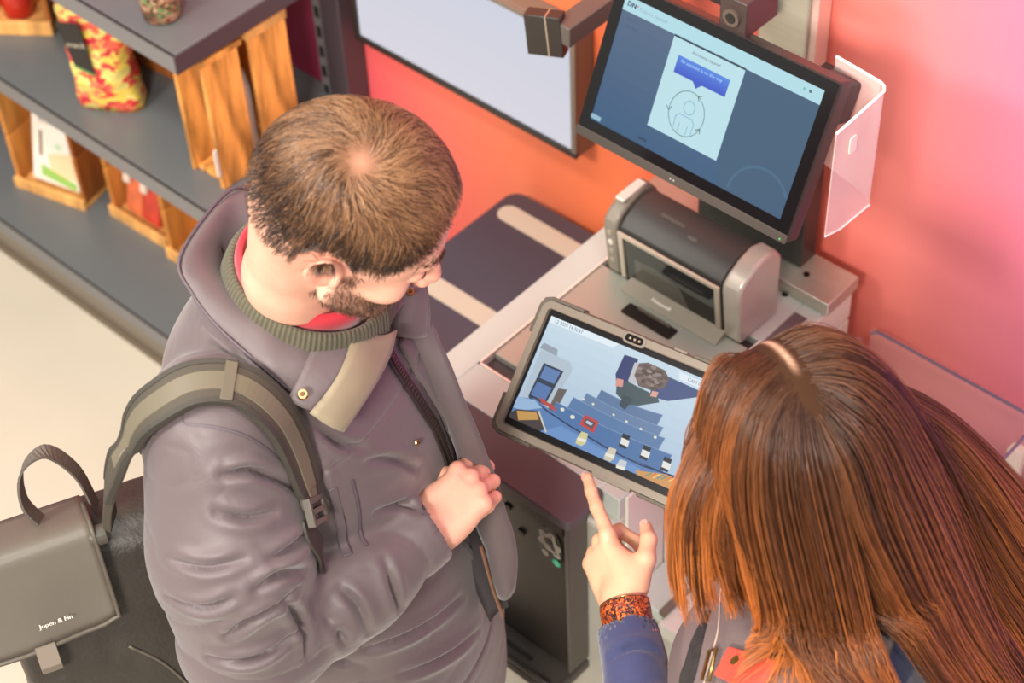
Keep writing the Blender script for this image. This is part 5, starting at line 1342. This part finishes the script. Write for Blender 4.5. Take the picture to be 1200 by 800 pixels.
def bagf(P):
    q = (P - B0) @ BM
    d = rbox(q, (.005, -.215, -.075), (.135, .205, .070), .05)
    return d + .006 * noise(q * 11, 1.0) + .0015 * noise(q * 45, 1.0) - .010 * np.exp(-((q[:, 0] + .05) / .13) ** 2 - ((q[:, 1] + .25) / .13) ** 2) * fade(q[:, 2], -.06, -.01)
v_, f_ = net(bagf, bw(-.26, -.45, -.17).clip(-9, 9) * 0 + np.min([bw(a, u, n) for a in (-.27, .16) for u in (-.45, .02) for n in (-.17, .03)], 0), np.max([bw(a, u, n) for a in (-.27, .16) for u in (-.45, .02) for n in (-.17, .03)], 0), .0055)
mesh_np('pack_body', v_, f_, LEA, bk)
# flap: drapes over the top and down the face
vs = []; NA, NU_ = 22, 20
aa = np.linspace(-.204, .0, NA)
for a in aa:
    e = fade(a, -.204, -.20) * (1 - fade(a, -.025, .0))
    prof_ = smoothline([(-.085, .006), (-.03, .014), (.008, .010), (.014, -.020), (.016, -.070), (.019, -.118 - .006 * e)], NU_)
    for n, u in prof_: vs.append(bw(a, u, n + .004 * noise(np.array([[a * 9, u * 9, 1.0]]), 1.0)[0] + .006 * math.sin(a * 40)* max(0,-u) * 3))
vs = np.array(vs); G = vs.reshape(NA, NU_, 3); nn = np.cross(np.gradient(G, axis=0), np.gradient(G, axis=1)).reshape(-1, 3); nn /= np.linalg.norm(nn, axis=1)[:, None]
if np.dot(nn.mean(0), BN) < 0: nn = -nn
N = NA * NU_; fs = []
for i in range(NA - 1):
    for j in range(NU_ - 1):
        q_ = (i * NU_ + j, (i + 1) * NU_ + j, (i + 1) * NU_ + j + 1, i * NU_ + j + 1); fs += [q_, tuple(N + t for t in q_[::-1])]
edge = [i * NU_ for i in range(NA)] + [(NA - 1) * NU_ + j for j in range(1, NU_)] + [i * NU_ + NU_ - 1 for i in range(NA - 2, -1, -1)] + [j for j in range(NU_ - 2, 0, -1)]
for k_ in range(len(edge)): e0, e1 = edge[k_], edge[(k_ + 1) % len(edge)]; fs.append((e1, e0, N + e0, N + e1))
fs = np.array(fs)
if np.dot(np.cross(G[1, 0] - G[0, 0], G[0, 1] - G[0, 0]), nn[0]) < 0: fs = fs[:, ::-1]
flap = mesh_np('flap', np.vstack([vs, vs - nn * .004]), fs, LEF, bk)
ed = [G[NA - 1, j] for j in range(2, NU_)] + [G[i, NU_ - 1] for i in range(NA - 2, -1, -1)]
MB().tube([p_ + BN * .0006 for p_ in ed], .0032, 6).build('flap_binding', mat('binding', (82, 74, 64), rough=0.5), flap, smooth=True)
p = Pic(bw(-.094, -.092, .0255), BA, -BU, BN); p.text('Jopen & Fin', 0, 0, .0088, (232, 226, 214), bold=.0002); p.build('lettering', PRINT, flap)
# haul loop, side rolls and shoulder strap
hl = smoothline([bw(-.050, .000, -.045), bw(-.066, .045, -.04), bw(-.056, .088, -.042), bw(-.022, .098, -.048), bw(.006, .055, -.054), bw(.016, -.005, -.058)], 34)
hs = np.tile(nrm(BN * .75 - BA * .25), (34, 1)); tg = np.gradient(hl, axis=0); hn = np.cross(tg, hs); hn /= np.linalg.norm(hn, axis=1)[:, None]
hs = np.cross(hn, tg); hs /= np.linalg.norm(hs, axis=1)[:, None]
MB().ribbon(hl, hs, hn, .014, .003).build('haul_loop', mat('loop_webbing', (92, 84, 76), rough=0.65, bump=.5, bscale=500), bk)
MB().lathe(bw(.006, -.006, .004), [(.012, -.012), (.013, -.008), (.013, .008), (.009, .012)], 18, ax=BA).build('roll_end', mat('roll_end', (70, 64, 56), rough=0.5), bk)
MB().tube([bw(.0185, -.006, .004), bw(.0192, -.006, .004)], .007, 14).build('roll_hole', M_BLACK, bk)
MB().ribbon(np.array([bw(-.095, -.118, .022), bw(-.095, -.145, .028), bw(-.095, -.158, .020), bw(-.095, -.146, .012)]), np.tile(BA, (4, 1)), np.tile(BN, (4, 1)), .013, .003).build('pull_tab', mat('tab_taupe', (120, 108, 96), rough=0.5), bk)
sm_ = smoothline(surf(bagf, np.array([bw(.00, -.17, .02), bw(.035, -.22, .02), (bw(.07, -.30, .02)), bw(.10, -.40, .0)])), 24)
MB().tube(sm_ + BN * .001, .0022, 6).build('pack_seam', mat('seam_grey', (84, 76, 66), rough=0.5), bk, smooth=True)
# strap: leaves the pack, climbs over the shoulder and runs down the chest
sp_uv = [(165, 508), (195, 474), (232, 455), (275, 456), (312, 482), (338, 525), (352, 570), (357, 596)]
on = surf(jacket, cast(jacket, sp_uv))
free = [at(134, 612, z=1.315), at(133, 580, z=1.37), at(144, 540, z=1.43)]
path = smoothline(np.vstack([free, on]), 70); g = gradient(jacket, path, .012)
dj = jacket(path); path = path + g * np.maximum(0, .004 - dj)[:, None]
g[:14] = g[14] * np.linspace(.3, 1, 14)[:, None] + nrm(V(-.6, -.3, .5)) * np.linspace(.7, 0, 14)[:, None]
for _ in range(6): g[1:-1] = (g[:-2] + g[1:-1] + g[2:]) / 3
g /= np.linalg.norm(g, axis=1)[:, None]
tg = np.gradient(path, axis=0); sd = np.cross(tg, g); sd /= np.linalg.norm(sd, axis=1)[:, None]
w_ = np.interp(np.linspace(0, 1, 70), [0, .12, .28, .45, .8, 1], [.016, .020, .026, .028, .024, .017])
st = MB().ribbon(path, sd, g, w_, .011).build('shoulder_strap', WEB, bk, bevel=.004, seg=2)
MB().ribbon(path[14:66] + g[14:66] * .0108, sd[14:66], g[14:66], w_[14:66] * .45, .0016).build('strap_ridge', mat('strap_light', (102, 94, 77), rough=0.5), st)
MB().ribbon(path[8:68] - sd[8:68] * w_[8:68, None] * .93 + g[8:68] * .004, sd[8:68], g[8:68], .0035, .008).build('strap_binding', WEBD, st)
MB().ribbon(path[8:68] + sd[8:68] * w_[8:68, None] * .93 + g[8:68] * .004, sd[8:68], g[8:68], .0035, .008).build('strap_binding', WEBD, st)
i_ = 40; MB().obox(path[i_] + g[i_] * .0125, (nrm(tg[i_]), sd[i_], g[i_]), (.007, .025, .0016)).build('keeper_tab', mat('keeper', (98, 90, 76), rough=0.5), st, bevel=.0008)
# buckle and the thin webbing below it
c = path[-1]; t_ = nrm(tg[-1]); s_, n_ = sd[-1], g[-1]
for dk in (-.013, 0.0, .013): MB().obox(c + t_ * (.004 + dk) + n_ * .010, (t_, s_, n_), (.0035, .019, .004)).build('buckle_bar', mat('buckle_grey', (84, 78, 70), rough=0.3), st, bevel=.001)
for ds in (-.018, .018): MB().obox(c + t_ * .004 + s_ * ds + n_ * .009, (t_, s_, n_), (.017, .003, .005)).build('buckle_side', mat('buckle_grey', (84, 78, 70)), st, bevel=.001)
strip_on(jacket, [(356, 606), (365, 632), (376, 660)], .0155, .003, 'lower_webbing', WEBD, st, .003, 16)
# ================================================================== WOMAN
WY = math.radians(192.0)
WF = V(math.cos(WY), math.sin(WY), 0); WL = V(-math.sin(WY), math.cos(WY), 0)
HY_, HP_, HR_ = math.radians(152), math.radians(24), math.radians(0)
_f = V(math.cos(HY_) * math.cos(HP_), math.sin(HY_) * math.cos(HP_), -math.sin(HP_)); _lf = V(-math.sin(HY_), math.cos(HY_), 0); _up = np.cross(_f, _lf)
WH_ = np.stack([_f, _lf, _up], 1); WHC = at(932, 511, z=1.545); WS = .98
def wh(f, l, u): return WHC + WS * (WH_ @ V(f, l, u))
WNB = WHC + V(.075, .0, -.175) + .02 * WL                       # base of the neck
WO = WNB - WF * .02; WO[2] = 0
def ww(f, l, z): return WO + WF * f + WL * l + V(0, 0, z)
def wl(P): q = P - WO; return np.stack([q @ WF, q @ WL, q[:, 2]], 1)
WSZ = WNB[2] - .035
def w_head(P):
    q = ((P - WHC) @ WH_) / WS
    return smin(head_base(q) * WS, chain(P, [wh(-.045, 0, -.035), (wh(-.05, 0, -.09) + WNB) / 2, WNB + V(0, 0, -.05)], [.050, .046, .056], .02), .025)
# left hand: index finger touching the lower edge of the tablet, thumb beside it, other fingers curled under
TIP = tc_ + tr * .008 + td * .1025 + tn * .004
ix = fing((.092, .027, 0), -2, (.043, .027, .022), (4, 5, 5))
lfing = [ix, fing((.095, .008, -.002), 35, (.042, .027, .021), (32, 62, 45)), fing((.090, -.011, -.004), 40, (.039, .026, .020), (34, 66, 50)), fing((.082, -.028, -.006), 42, (.032, .021, .018), (36, 68, 50))]
lthumb = [V(.016, .024, -.014), V(.040, .044, -.026), V(.066, .050, -.040), V(.090, .044, -.052)]
W0 = at(754, 700, z=1.105)
LX = nrm(TIP - W0); TOC = nrm(EYE - TIP); IML = -CAM[0]
LZ = .62 * TOC + .78 * IML; LZ = nrm(LZ - LX * np.dot(LZ, LX)); LY = -np.cross(LZ, LX)    # left hand: mirrored frame
LA = np.stack([LX, LY, LZ], 1)
tipv = ix[-1] + V(.006, 0, 0)
for _ in range(3):
    LW = TIP - LA @ tipv
def w_handL(P): return hand_sdf((P - LW) @ LA, lfing, lthumb, .034)
WSHL = ww(.0, .165, WSZ); WSHR = ww(.0, -.165, WSZ)
LEL = LW + .235 * nrm(at(758, 880, z=LW[2] - .05) - LW)
# right hand under the far edge of the tablet
RX = -tr; RZ = -tn; RA = np.stack([RX, np.cross(RZ, RX), RZ], 1)
RW = tc_ + tr * .222 - tn * .036
rfing = [fing((.092, .027, 0), 0, (.042, .027, .021), (2, 3, 3)), fing((.097, .008, 0), 0, (.045, .029, .022), (2, 3, 3)), fing((.092, -.011, 0), 0, (.041, .027, .021), (2, 4, 4)), fing((.084, -.028, 0), 0, (.033, .021, .018), (3, 4, 4))]
rth = [V(.018, .026, -.012), V(.045, .048, -.030), V(.070, .052, -.050), V(.094, .046, -.058)]
def w_handR(P): return hand_sdf((P - RW) @ RA, rfing, rth, .034)
REL = ww(-.02, -.245, 1.10)
def w_body(P):
    q = wl(P)
    d = loft(q, np.array([.82, .92, 1.05, 1.17, 1.27, WSZ - .01, WSZ + .04]), [0, 0, 0, .01, .01, 0, 0], [0] * 7, [.105, .105, .095, .105, .10, .08, .045], [.155, .155, .125, .135, .145, .15, .06])
    for s_ in (-1, 1):
        d = smin(d, chain(P, [ww(.0, .085 * s_, .88), ww(.02, .085 * s_, .47), ww(-.01, .085 * s_, .08)], [.085, .052, .038], .03), .04)
        d = smin(d, chain(P, [ww(-.04, .085 * s_, .045), ww(.11, .10 * s_, .03)], [.035, .028], .02), .02)
    d = smin(d, chain(P, [ww(0, .135, WSZ - .02), LEL, LW], [.045, .038, .026], .02), .04)
    return smin(d, chain(P, [ww(0, -.135, WSZ - .02), REL, RW], [.045, .038, .026], .02), .04)
wo = thing('person', 'woman with long chestnut hair and grey apron pointing at the tablet', 'person', ww(0, 0, 0))
parts = [net(w_head, WHC - .20, WHC + .17, .0032),
         net(lambda P: smin(w_handL(P), cone(P, LW + (LEL - LW) * .45, LW, .030, .0245), .01), LW - .21, LW + .21, .0019),
         net(lambda P: smin(w_handR(P), cone(P, RW + (REL - RW) * .45, RW, .034, .0245), .01), RW - .21, RW + .21, .0032),
         net(w_body, ww(0, 0, 0) - V(.5, .5, .0), ww(0, 0, 0) + V(.5, .5, 1.5), .010)]
vs, fs = merge(parts)
tint = np.tile(np.array(lin((228, 176, 142))[:3]), (len(vs), 1))
mesh_np('body', vs, fs, mat('skin_fair', (238, 186, 150), rough=0.42, attr='tint', var=0.04, vscale=60, bump=0.06, bscale=350, sss=0.12, spec=0.4), wo, color=tint)
# finger nails
for ch, sc_ in ((ix, 1.0), (lthumb, 1.2)):
    e_ = nrm(ch[-1] - ch[-2]); pt = LW + LA @ (ch[-1] + V(0, 0, .0)); ex = LA @ e_; ez = nrm(LA @ (V(0, 0, 1) if ch is ix else V(0, .6, .8))); ez = nrm(ez - ex * np.dot(ez, ex)); ey = np.cross(ez, ex)
    MB().prism(ngon(0, 0, .0062 * sc_, .0048 * sc_, 14), pt + ez * .0062 * sc_ + ex * .001, ex, ey, ez * .0012).build('nail', mat('nail', (238, 178, 160), rough=0.2), wo, bevel=.0004)
# sweater
def w_sleeveL(P): return chain(P, [ww(.0, .135, WSZ - .025), LEL, LW + (LEL - LW) * .19], [.062, .056, .0395], .03)
def sweater(P):
    q = wl(P)
    d = loft(q, np.array([.86, .95, 1.08, 1.18, 1.26, WSZ - .005, WSZ + .045]), [.005, .01, .015, .032, .022, 0, -.01], [0] * 7, [.128, .126, .127, .146, .133, .098, .058], [.175, .170, .145, .155, .165, .165, .075])
    s2 = seg_space(P, LEL, LW)
    d = smin(d, w_sleeveL(P) + crease(s2, (10, 10, 22), 2.0, 8, .004), .03)
    d = smin(d, chain(P, [ww(.0, -.135, WSZ - .025), REL, RW + (REL - RW) * .12], [.062, .056, .036], .03), .03)
    d = smax(d, -cone(P, LW + (LEL - LW) * .20, LW + (LW - LEL) * .25, .0335, .036), .004)
    return d + .004 * noise(P * 16, 1.0)
v_, f_ = net(sweater, ww(0, 0, 0) + V(-.5, -.5, .85), ww(0, 0, 0) + V(.5, .5, 1.46), .0042)
NAVY = mat('navy_knit', (50, 54, 92), rough=0.8, sheen=.35, bump=.25, bscale=600)
v_ = press(v_, gradient(sweater, v_, .006), [([(716, 770), (742, 758), (770, 762)], .006), ([(720, 792), (750, 780), (785, 790)], .007)], sweater, .004)
sw = mesh_np('sweater', v_, f_, NAVY, wo)
# apron: a second shell over the front, with strap, dark patch, leather tab and buckle
def apron(P):
    q = wl(P); z = q[:, 2]
    d = loft(q, np.array([.55, .95, 1.08, 1.18, 1.26, WSZ, WSZ + .05]), [.02, .015, .02, .037, .028, .003, -.01], [0] * 7, [.155, .145, .140, .160, .148, .114, .07], [.215, .185, .160, .170, .178, .178, .085])
    d = smin(d, cone(P, ww(.0, .135, WSZ - .025), ww(.0, .135, WSZ - .02) * .75 + LEL * .25, .071, .066), .03)
    d = d + .003 * noise(P * 12, 1.0)
    cut = np.maximum(-.07 - q[:, 0] - .6 * fade(z, 1.15, 1.0) * 0, 0 * z - 1)
    cut = np.maximum(cut, -cone(P, WNB + V(0, 0, -.02), WNB + V(0, 0, .2), .080, .085))
    return np.maximum(d, cut)
v_, f_ = net(apron, ww(0, 0, 0) + V(-.3, -.35, .56), ww(0, 0, 0) + V(.3, .35, 1.45), .0045)
APR = mat('apron_grey', (112, 95, 94), rough=0.75, bump=.3, bscale=500, var=.06, vscale=6)
mesh_np('apron', v_, f_, APR, wo)
def ap_s(P): return np.minimum(apron(P), sweater(P))
strip_on(ap_s, [(832, 716), (818, 752), (808, 790), (800, 830)], [.003, .012, .015, .014], .0022, 'dark_patch', mat('patch_black', (44, 38, 38), rough=0.9, var=.3, vscale=90), wo, .001, 24)
strip_on(ap_s, [(846, 690), (842, 740), (826, 800), (815, 840)], .0008, .0012, 'apron_seam', mat('seam_pale', (206, 180, 164), rough=0.6), wo, .0005, 24)
tb = strip_on(ap_s, [(852, 778), (872, 786), (905, 800)], [.018, .020, .022], .004, 'leather_tab', mat('leather_red', (214, 74, 58), rough=0.5), wo, .006, 14, bevel=.001)
pe = cast(ap_s, (868, 779))[0]; ge_ = gradient(ap_s, pe, .01)[0]
MB().lathe(pe + ge_ * .0095, [(.0055, 0), (.0062, .0012), (.0045, .0018), (.0030, .0004)], 18, ax=ge_).build('eyelet', mat('eyelet_brass', (176, 140, 80), rough=0.25, metal=.9), tb)
q0 = [cast(ap_s, a)[0] for a in ((838, 766), (846, 762), (838, 800), (830, 798))]
MB().tube([p_ + gradient(ap_s, p_, .01)[0] * .008 for p_ in (q0[0], q0[1], q0[2], q0[3], q0[0])], .0022, 8).build('buckle', mat('buckle_brass', (164, 134, 82), rough=0.3, metal=.9), wo, smooth=True)
# trousers and shoes (below the frame)
def w_trousers(P):
    d = None
    for s_ in (-1, 1):
        e = chain(P, [ww(.0, .085 * s_, .86), ww(.02, .085 * s_, .46), ww(-.01, .085 * s_, .06)], [.098, .068, .058], .03); d = e if d is None else smin(d, e, .03)
    return smin(d, loft(wl(P), np.array([.78, .86, .97]), [0, 0, 0], [0, 0, 0], [.110, .112, .105], [.155, .157, .15]), .03)
v_, f_ = net(w_trousers, ww(0, 0, 0) + V(-.3, -.3, 0.0), ww(0, 0, 0) + V(.3, .3, .99), .011); mesh_np('trousers', v_, f_, mat('denim_dark', (48, 50, 60)), wo)
for s_ in (-1, 1):
    def shoe(P): return np.maximum(smin(chain(P, [ww(-.05, .085 * s_, .04), ww(.05, .095 * s_, .04), ww(.13, .105 * s_, .028)], [.040, .042, .032], .02), cone(P, ww(-.03, .085 * s_, .05), ww(-.02, .085 * s_, .09), .043, .043), .03), .002 - P[:, 2])
    v_, f_ = net(shoe, ww(.04, .095 * s_, 0) - V(.22, .22, .02), ww(.04, .095 * s_, 0) + V(.22, .22, .16), .007); mesh_np('shoe', v_, f_, mat('shoe_pale', (200, 196, 188), rough=0.5), wo)
for s_ in (-1, 1):
    c = wh(.0835, .031 * s_, -.0195)
    MB().lathe(c, [(.0002, -.0105), (.0075, -.0075), (.0105, 0), (.0075, .0075), (.0002, .0105)], 14, ax=WH_[:, 0]).build('eye', mat('eye_white', (230, 220, 212)), wo, smooth=True)
    MB().tube([c + WH_[:, 0] * .0095, c + WH_[:, 0] * .0108], [.0052, .004], 14).build('iris', mat('iris_brown', (70, 50, 36)), wo)

# bangle watch on the left wrist
wt = thing('wrist_watch', 'tortoiseshell watch band on the wrist of the pointing hand', 'watch', LW)
wx = nrm(LW - LEL); wc = LW - wx * .016
ey_ = nrm(LY - wx * np.dot(LY, wx)); ez_ = np.cross(wx, ey_)
def wring(name, r1, r2, h_, off, m_, bev=.001):
    b_ = MB(); n = 40; vs = []; fs = []
    for i in range(n):
        a = 2 * math.pi * i / n; d_ = ey_ * math.cos(a) * r1 + ez_ * math.sin(a) * r2; dn = nrm(d_)
        for s0, t0 in ((-h_, 0), (h_, 0), (h_, .003), (-h_, .003)): vs.append(wc + wx * (off + s0) + d_ + dn * t0)
    for i in range(n):
        for k_ in range(4): fs.append((i * 4 + k_, ((i + 1) % n) * 4 + k_, ((i + 1) % n) * 4 + (k_ + 1) % 4, i * 4 + (k_ + 1) % 4))
    b_.add(vs, fs); return b_.build(name, m_, wt, smooth=False, bevel=bev)
TOR = spot_mat('tortoiseshell', [(186, 84, 30), (92, 34, 18), (206, 104, 40), (50, 20, 14), (160, 62, 26)], 130)
wring('band', .0325, .0285, .0150, 0, TOR)
for o_ in (-.0165, .0165): wring('metal_edge', .0322, .0282, .0012, o_, mat('edge_gold', (196, 150, 110), rough=0.25, metal=.9), .0004)

# ------------------------------------------------------------------ long hair
rs = np.random.RandomState(21)
def w_scalp(P): return skull_base(((P - WHC) @ WH_) / WS) * WS
def w_hairline(d):
    f, l, u = d[:, 0], np.abs(d[:, 1]), d[:, 2]
    return np.minimum(.80 - f - np.maximum(0, .42 - u) * 1.1, u + .30 + .55 * np.maximum(0, -f) - .9 * np.maximum(0, f - .05))
NS, SG = 15000, 24
d = rs.randn(NS * 8, 3); d /= np.linalg.norm(d, axis=1)[:, None]; d = d[(w_hairline(d) > 0) & ~((np.abs(d[:, 1] - .10) < .020) & (d[:, 0] > -.45) & (d[:, 2] > 0))][:NS]; ex_ = nrm(V(-.25, .10, .95)) + .24 * rs.randn(3200, 3); ex_ /= np.linalg.norm(ex_, axis=1)[:, None]
d = np.vstack([d, ex_[(np.abs(ex_[:, 1] - .10) > .012) | (ex_[:, 0] < -.38)]]); NS = len(d)
part = V(0, .06, 0)                                          # the parting runs a little to the left of the middle
P = surf(w_scalp, WHC + (d @ WH_.T) * .10, 4)
side = np.where(d[:, 1] > .10, 1.0, -1.0)[:, None]
crown = fade(-d[:, 0], .50, .88)[:, None]
tgt0 = ((1 - crown) * (side * V(0, 1, 0) + V(-.28, 0, .10)) + crown * (V(-1, 0, -.1) + .45 * d * V(0, 1, 0))) @ WH_.T
L = (.56 + .10 * rs.rand(NS)) * (1 - .30 * ((rs.rand(NS) < .12)))
front = fade(d[:, 0], .25, .7) * (side[:, 0] > 0)            # strands that hang beside the cheek
L = L * (1 - .62 * front)
lay = .004 + .020 * rs.rand(NS) ** 1.2
def w_coll(P): return np.minimum(w_scalp(P), np.minimum(sweater(P), apron(P)))
backd = -WF
low_ = (1 - fade(d[:, 2], .05, .40))[:, None]
tgt0 = tgt0 * (1 - low_) + low_ * (V(0, 0, -1) + backd * .12 + .25 * (d * V(1, 1, 0)) @ WH_.T)
T = tgt0 / np.linalg.norm(tgt0, axis=1)[:, None]
path = [P]; ds = L / (SG - 1)

for s_ in range(1, SG):
    prog = s_ / (SG - 1)
    sc = w_scalp(P); on_head = (1 - fade(sc, .014, .045))[:, None]
    grav = V(0, 0, -1) + backd * (np.where(side[:, 0] < 0, .80, .62) * (1 - .66 * fade(np.full(NS, prog), .42, .85)))[:, None] * (1 - .30 * front[:, None]) + WL * (.22 * (side[:, 0] > 0) * (1 - front))[:, None] * fade(np.full(NS, prog), .30, .50)[:, None] - WL * (.34 * (side[:, 0] < 0))[:, None] * fade(np.full(NS, prog), .08, .25)[:, None]
    q_ = ((P - WHC) @ WH_) / WS; dn = q_ / (np.linalg.norm(q_, axis=1)[:, None] + 1e-9)
    lat = (np.exp(-((dn[:, 1] - .10) / .50) ** 2) * fade(dn[:, 2], .0, .55) * fade(dn[:, 0], -.80, -.25))[:, None]
    dnw = (V(0, 0, -1) + backd * .30) / 1.06
    fld = lat * ((side * V(0, 1, 0) + V(-.35, 0, 0)) @ WH_.T) + (1 - lat) * dnw
    q_ = P * 4.0; wave = np.stack([noise(q_ + k * 17 + 3, 1.0) for k in range(3)], 1)
    w = .16 + .20 * prog
    fre = T * (1 - w) + grav * w +   .06 * wave * (1 + .6 * prog)
    g = gradient(w_scalp, P, .004)
    on_head = on_head * fade(g[:, 2], -.02, .36)[:, None]
    fld = fld - g * (fld * g).sum(1)[:, None]; fld /= np.linalg.norm(fld, axis=1)[:, None] + 1e-9
    hed = T * .30 + fld * .70 + .05 * wave
    hed = hed - g * np.maximum(-.05, (hed * g).sum(1))[:, None]
    T = on_head * hed + (1 - on_head) * fre
    T /= np.linalg.norm(T, axis=1)[:, None]
    P = P + T * ds[:, None]
    lf = lay * fade(np.full(NS, prog), 0, .12) + .002
    for fn_, ex in ((w_scalp, 0.0), (sweater, .006), (apron, .006)):
        dist = fn_(P); hit = dist < lf + ex
        if hit.any():
            gg = gradient(fn_, P[hit], .006); P[hit] += gg * (lf[hit] + ex - dist[hit])[:, None]
    path.append(P)
path = np.stack(path, 1)
lq = wl(path.reshape(-1, 3)).reshape(NS, SG, 3)               # no lock falls over the bib
inb = (lq[:, :, 0] > .068) & (lq[:, :, 2] < WSZ + .05)
first = np.where(inb.any(1), np.maximum(inb.argmax(1) - 1, 4), SG - 1).astype(float)
u_ = np.linspace(0, 1, SG)[None] * first[:, None]; i0 = np.minimum(np.floor(u_).astype(int), SG - 2); fr_ = (u_ - i0)[:, :, None]; ar_ = np.arange(NS)[:, None]
path = path[ar_, i0] * (1 - fr_) + path[ar_, i0 + 1] * fr_    # such locks end above it
# locks: neighbouring strands drawn together towards the ends
ng = 420; gi = rs.permutation(NS)[:ng]; mid_ = path[:, SG // 2]
near = np.zeros(NS, int)
for s0 in range(0, NS, 2000): near[s0:s0 + 2000] = ((mid_[s0:s0 + 2000, None] - mid_[gi][None]) ** 2).sum(2).argmin(1)
cl = np.clip((np.linspace(0, 1, SG) - .30) / .70, 0, 1)[None, :, None] * (.60 * (.4 + .6 * rs.rand(NS)))[:, None, None]
path = path + (path[gi[near]] - path) * cl
ph = rs.rand(ng)[near] * 6.28; amp = .0060 * np.linspace(0, 1, SG)[None, :]
wv = np.sin(np.linspace(0, 9, SG)[None] + ph[:, None])
path += (wv * amp)[:, :, None] * WL[None, None] + (np.cos(np.linspace(0, 8, SG)[None] + ph[:, None]) * amp)[:, :, None] * backd[None, None] * .5
hv, hf = strands(None, path, .00052, .00030)
tr_ = np.linspace(0, 1, SG)[None, :, None]
shade = np.clip(  .5 + .48 * rs.randn(ng)[near] + .22 * rs.randn(NS), 0, 1)[:, None, None]
c_root = np.array(lin((66, 42, 28))[:3]); c_mid = np.array(lin((132, 74, 34))[:3]); c_tip = np.array(lin((182, 104, 46))[:3]); c_dark = np.array(lin((46, 24, 14))[:3])
cc_ = np.where(tr_ < .35, c_root + (c_mid - c_root) * tr_ / .35, c_mid + (c_tip - c_mid) * (tr_ - .35) / .65)
cc_ = c_dark + (cc_ * 1.25 - c_dark) * (.25 + .95 * shade)
hc = np.repeat(cc_.reshape(-1, 3), 3, 0)
WHAIR = mat('hair_chestnut', (100, 56, 27), rough=0.34, attr='tint', spec=0.55)
mesh_np('hair', hv, hf, WHAIR, wo, color=hc)['kind'] = 'stuff'
def w_cap(P):
    q = ((P - WHC) @ WH_) / WS; dn = q / (np.linalg.norm(q, axis=1)[:, None] + 1e-9); hl = w_hairline(dn)
    return np.where(hl > -.02, head_base(q) * WS - .0025 * fade(hl, -.02, .05), .02)
cv_, cf_ = net(w_cap, WHC - .16, WHC + .16, .0034)
q = ((cv_ - WHC) @ WH_) / WS; dd = q / np.linalg.norm(q, axis=1)[:, None]; fk = (w_hairline(dd) > -.005)[cf_].all(1)
pl = np.exp(-((dd[:, 1] - .10) / .026) ** 2) * fade(dd[:, 0], -.55, -.3)
cc2 = np.array(lin((62, 40, 26))[:3]) * (1 - .8 * pl[:, None]) + np.array(lin((224, 176, 146))[:3]) * .8 * pl[:, None]
used = np.unique(cf_[fk]); rem = -np.ones(len(cv_), int); rem[used] = np.arange(len(used))
mesh_np('scalp_hair', cv_[used], rem[cf_[fk]], mat('scalp_brown', (58, 38, 26), rough=0.9, spec=0.1, attr='tint'), wo, color=cc2[used])
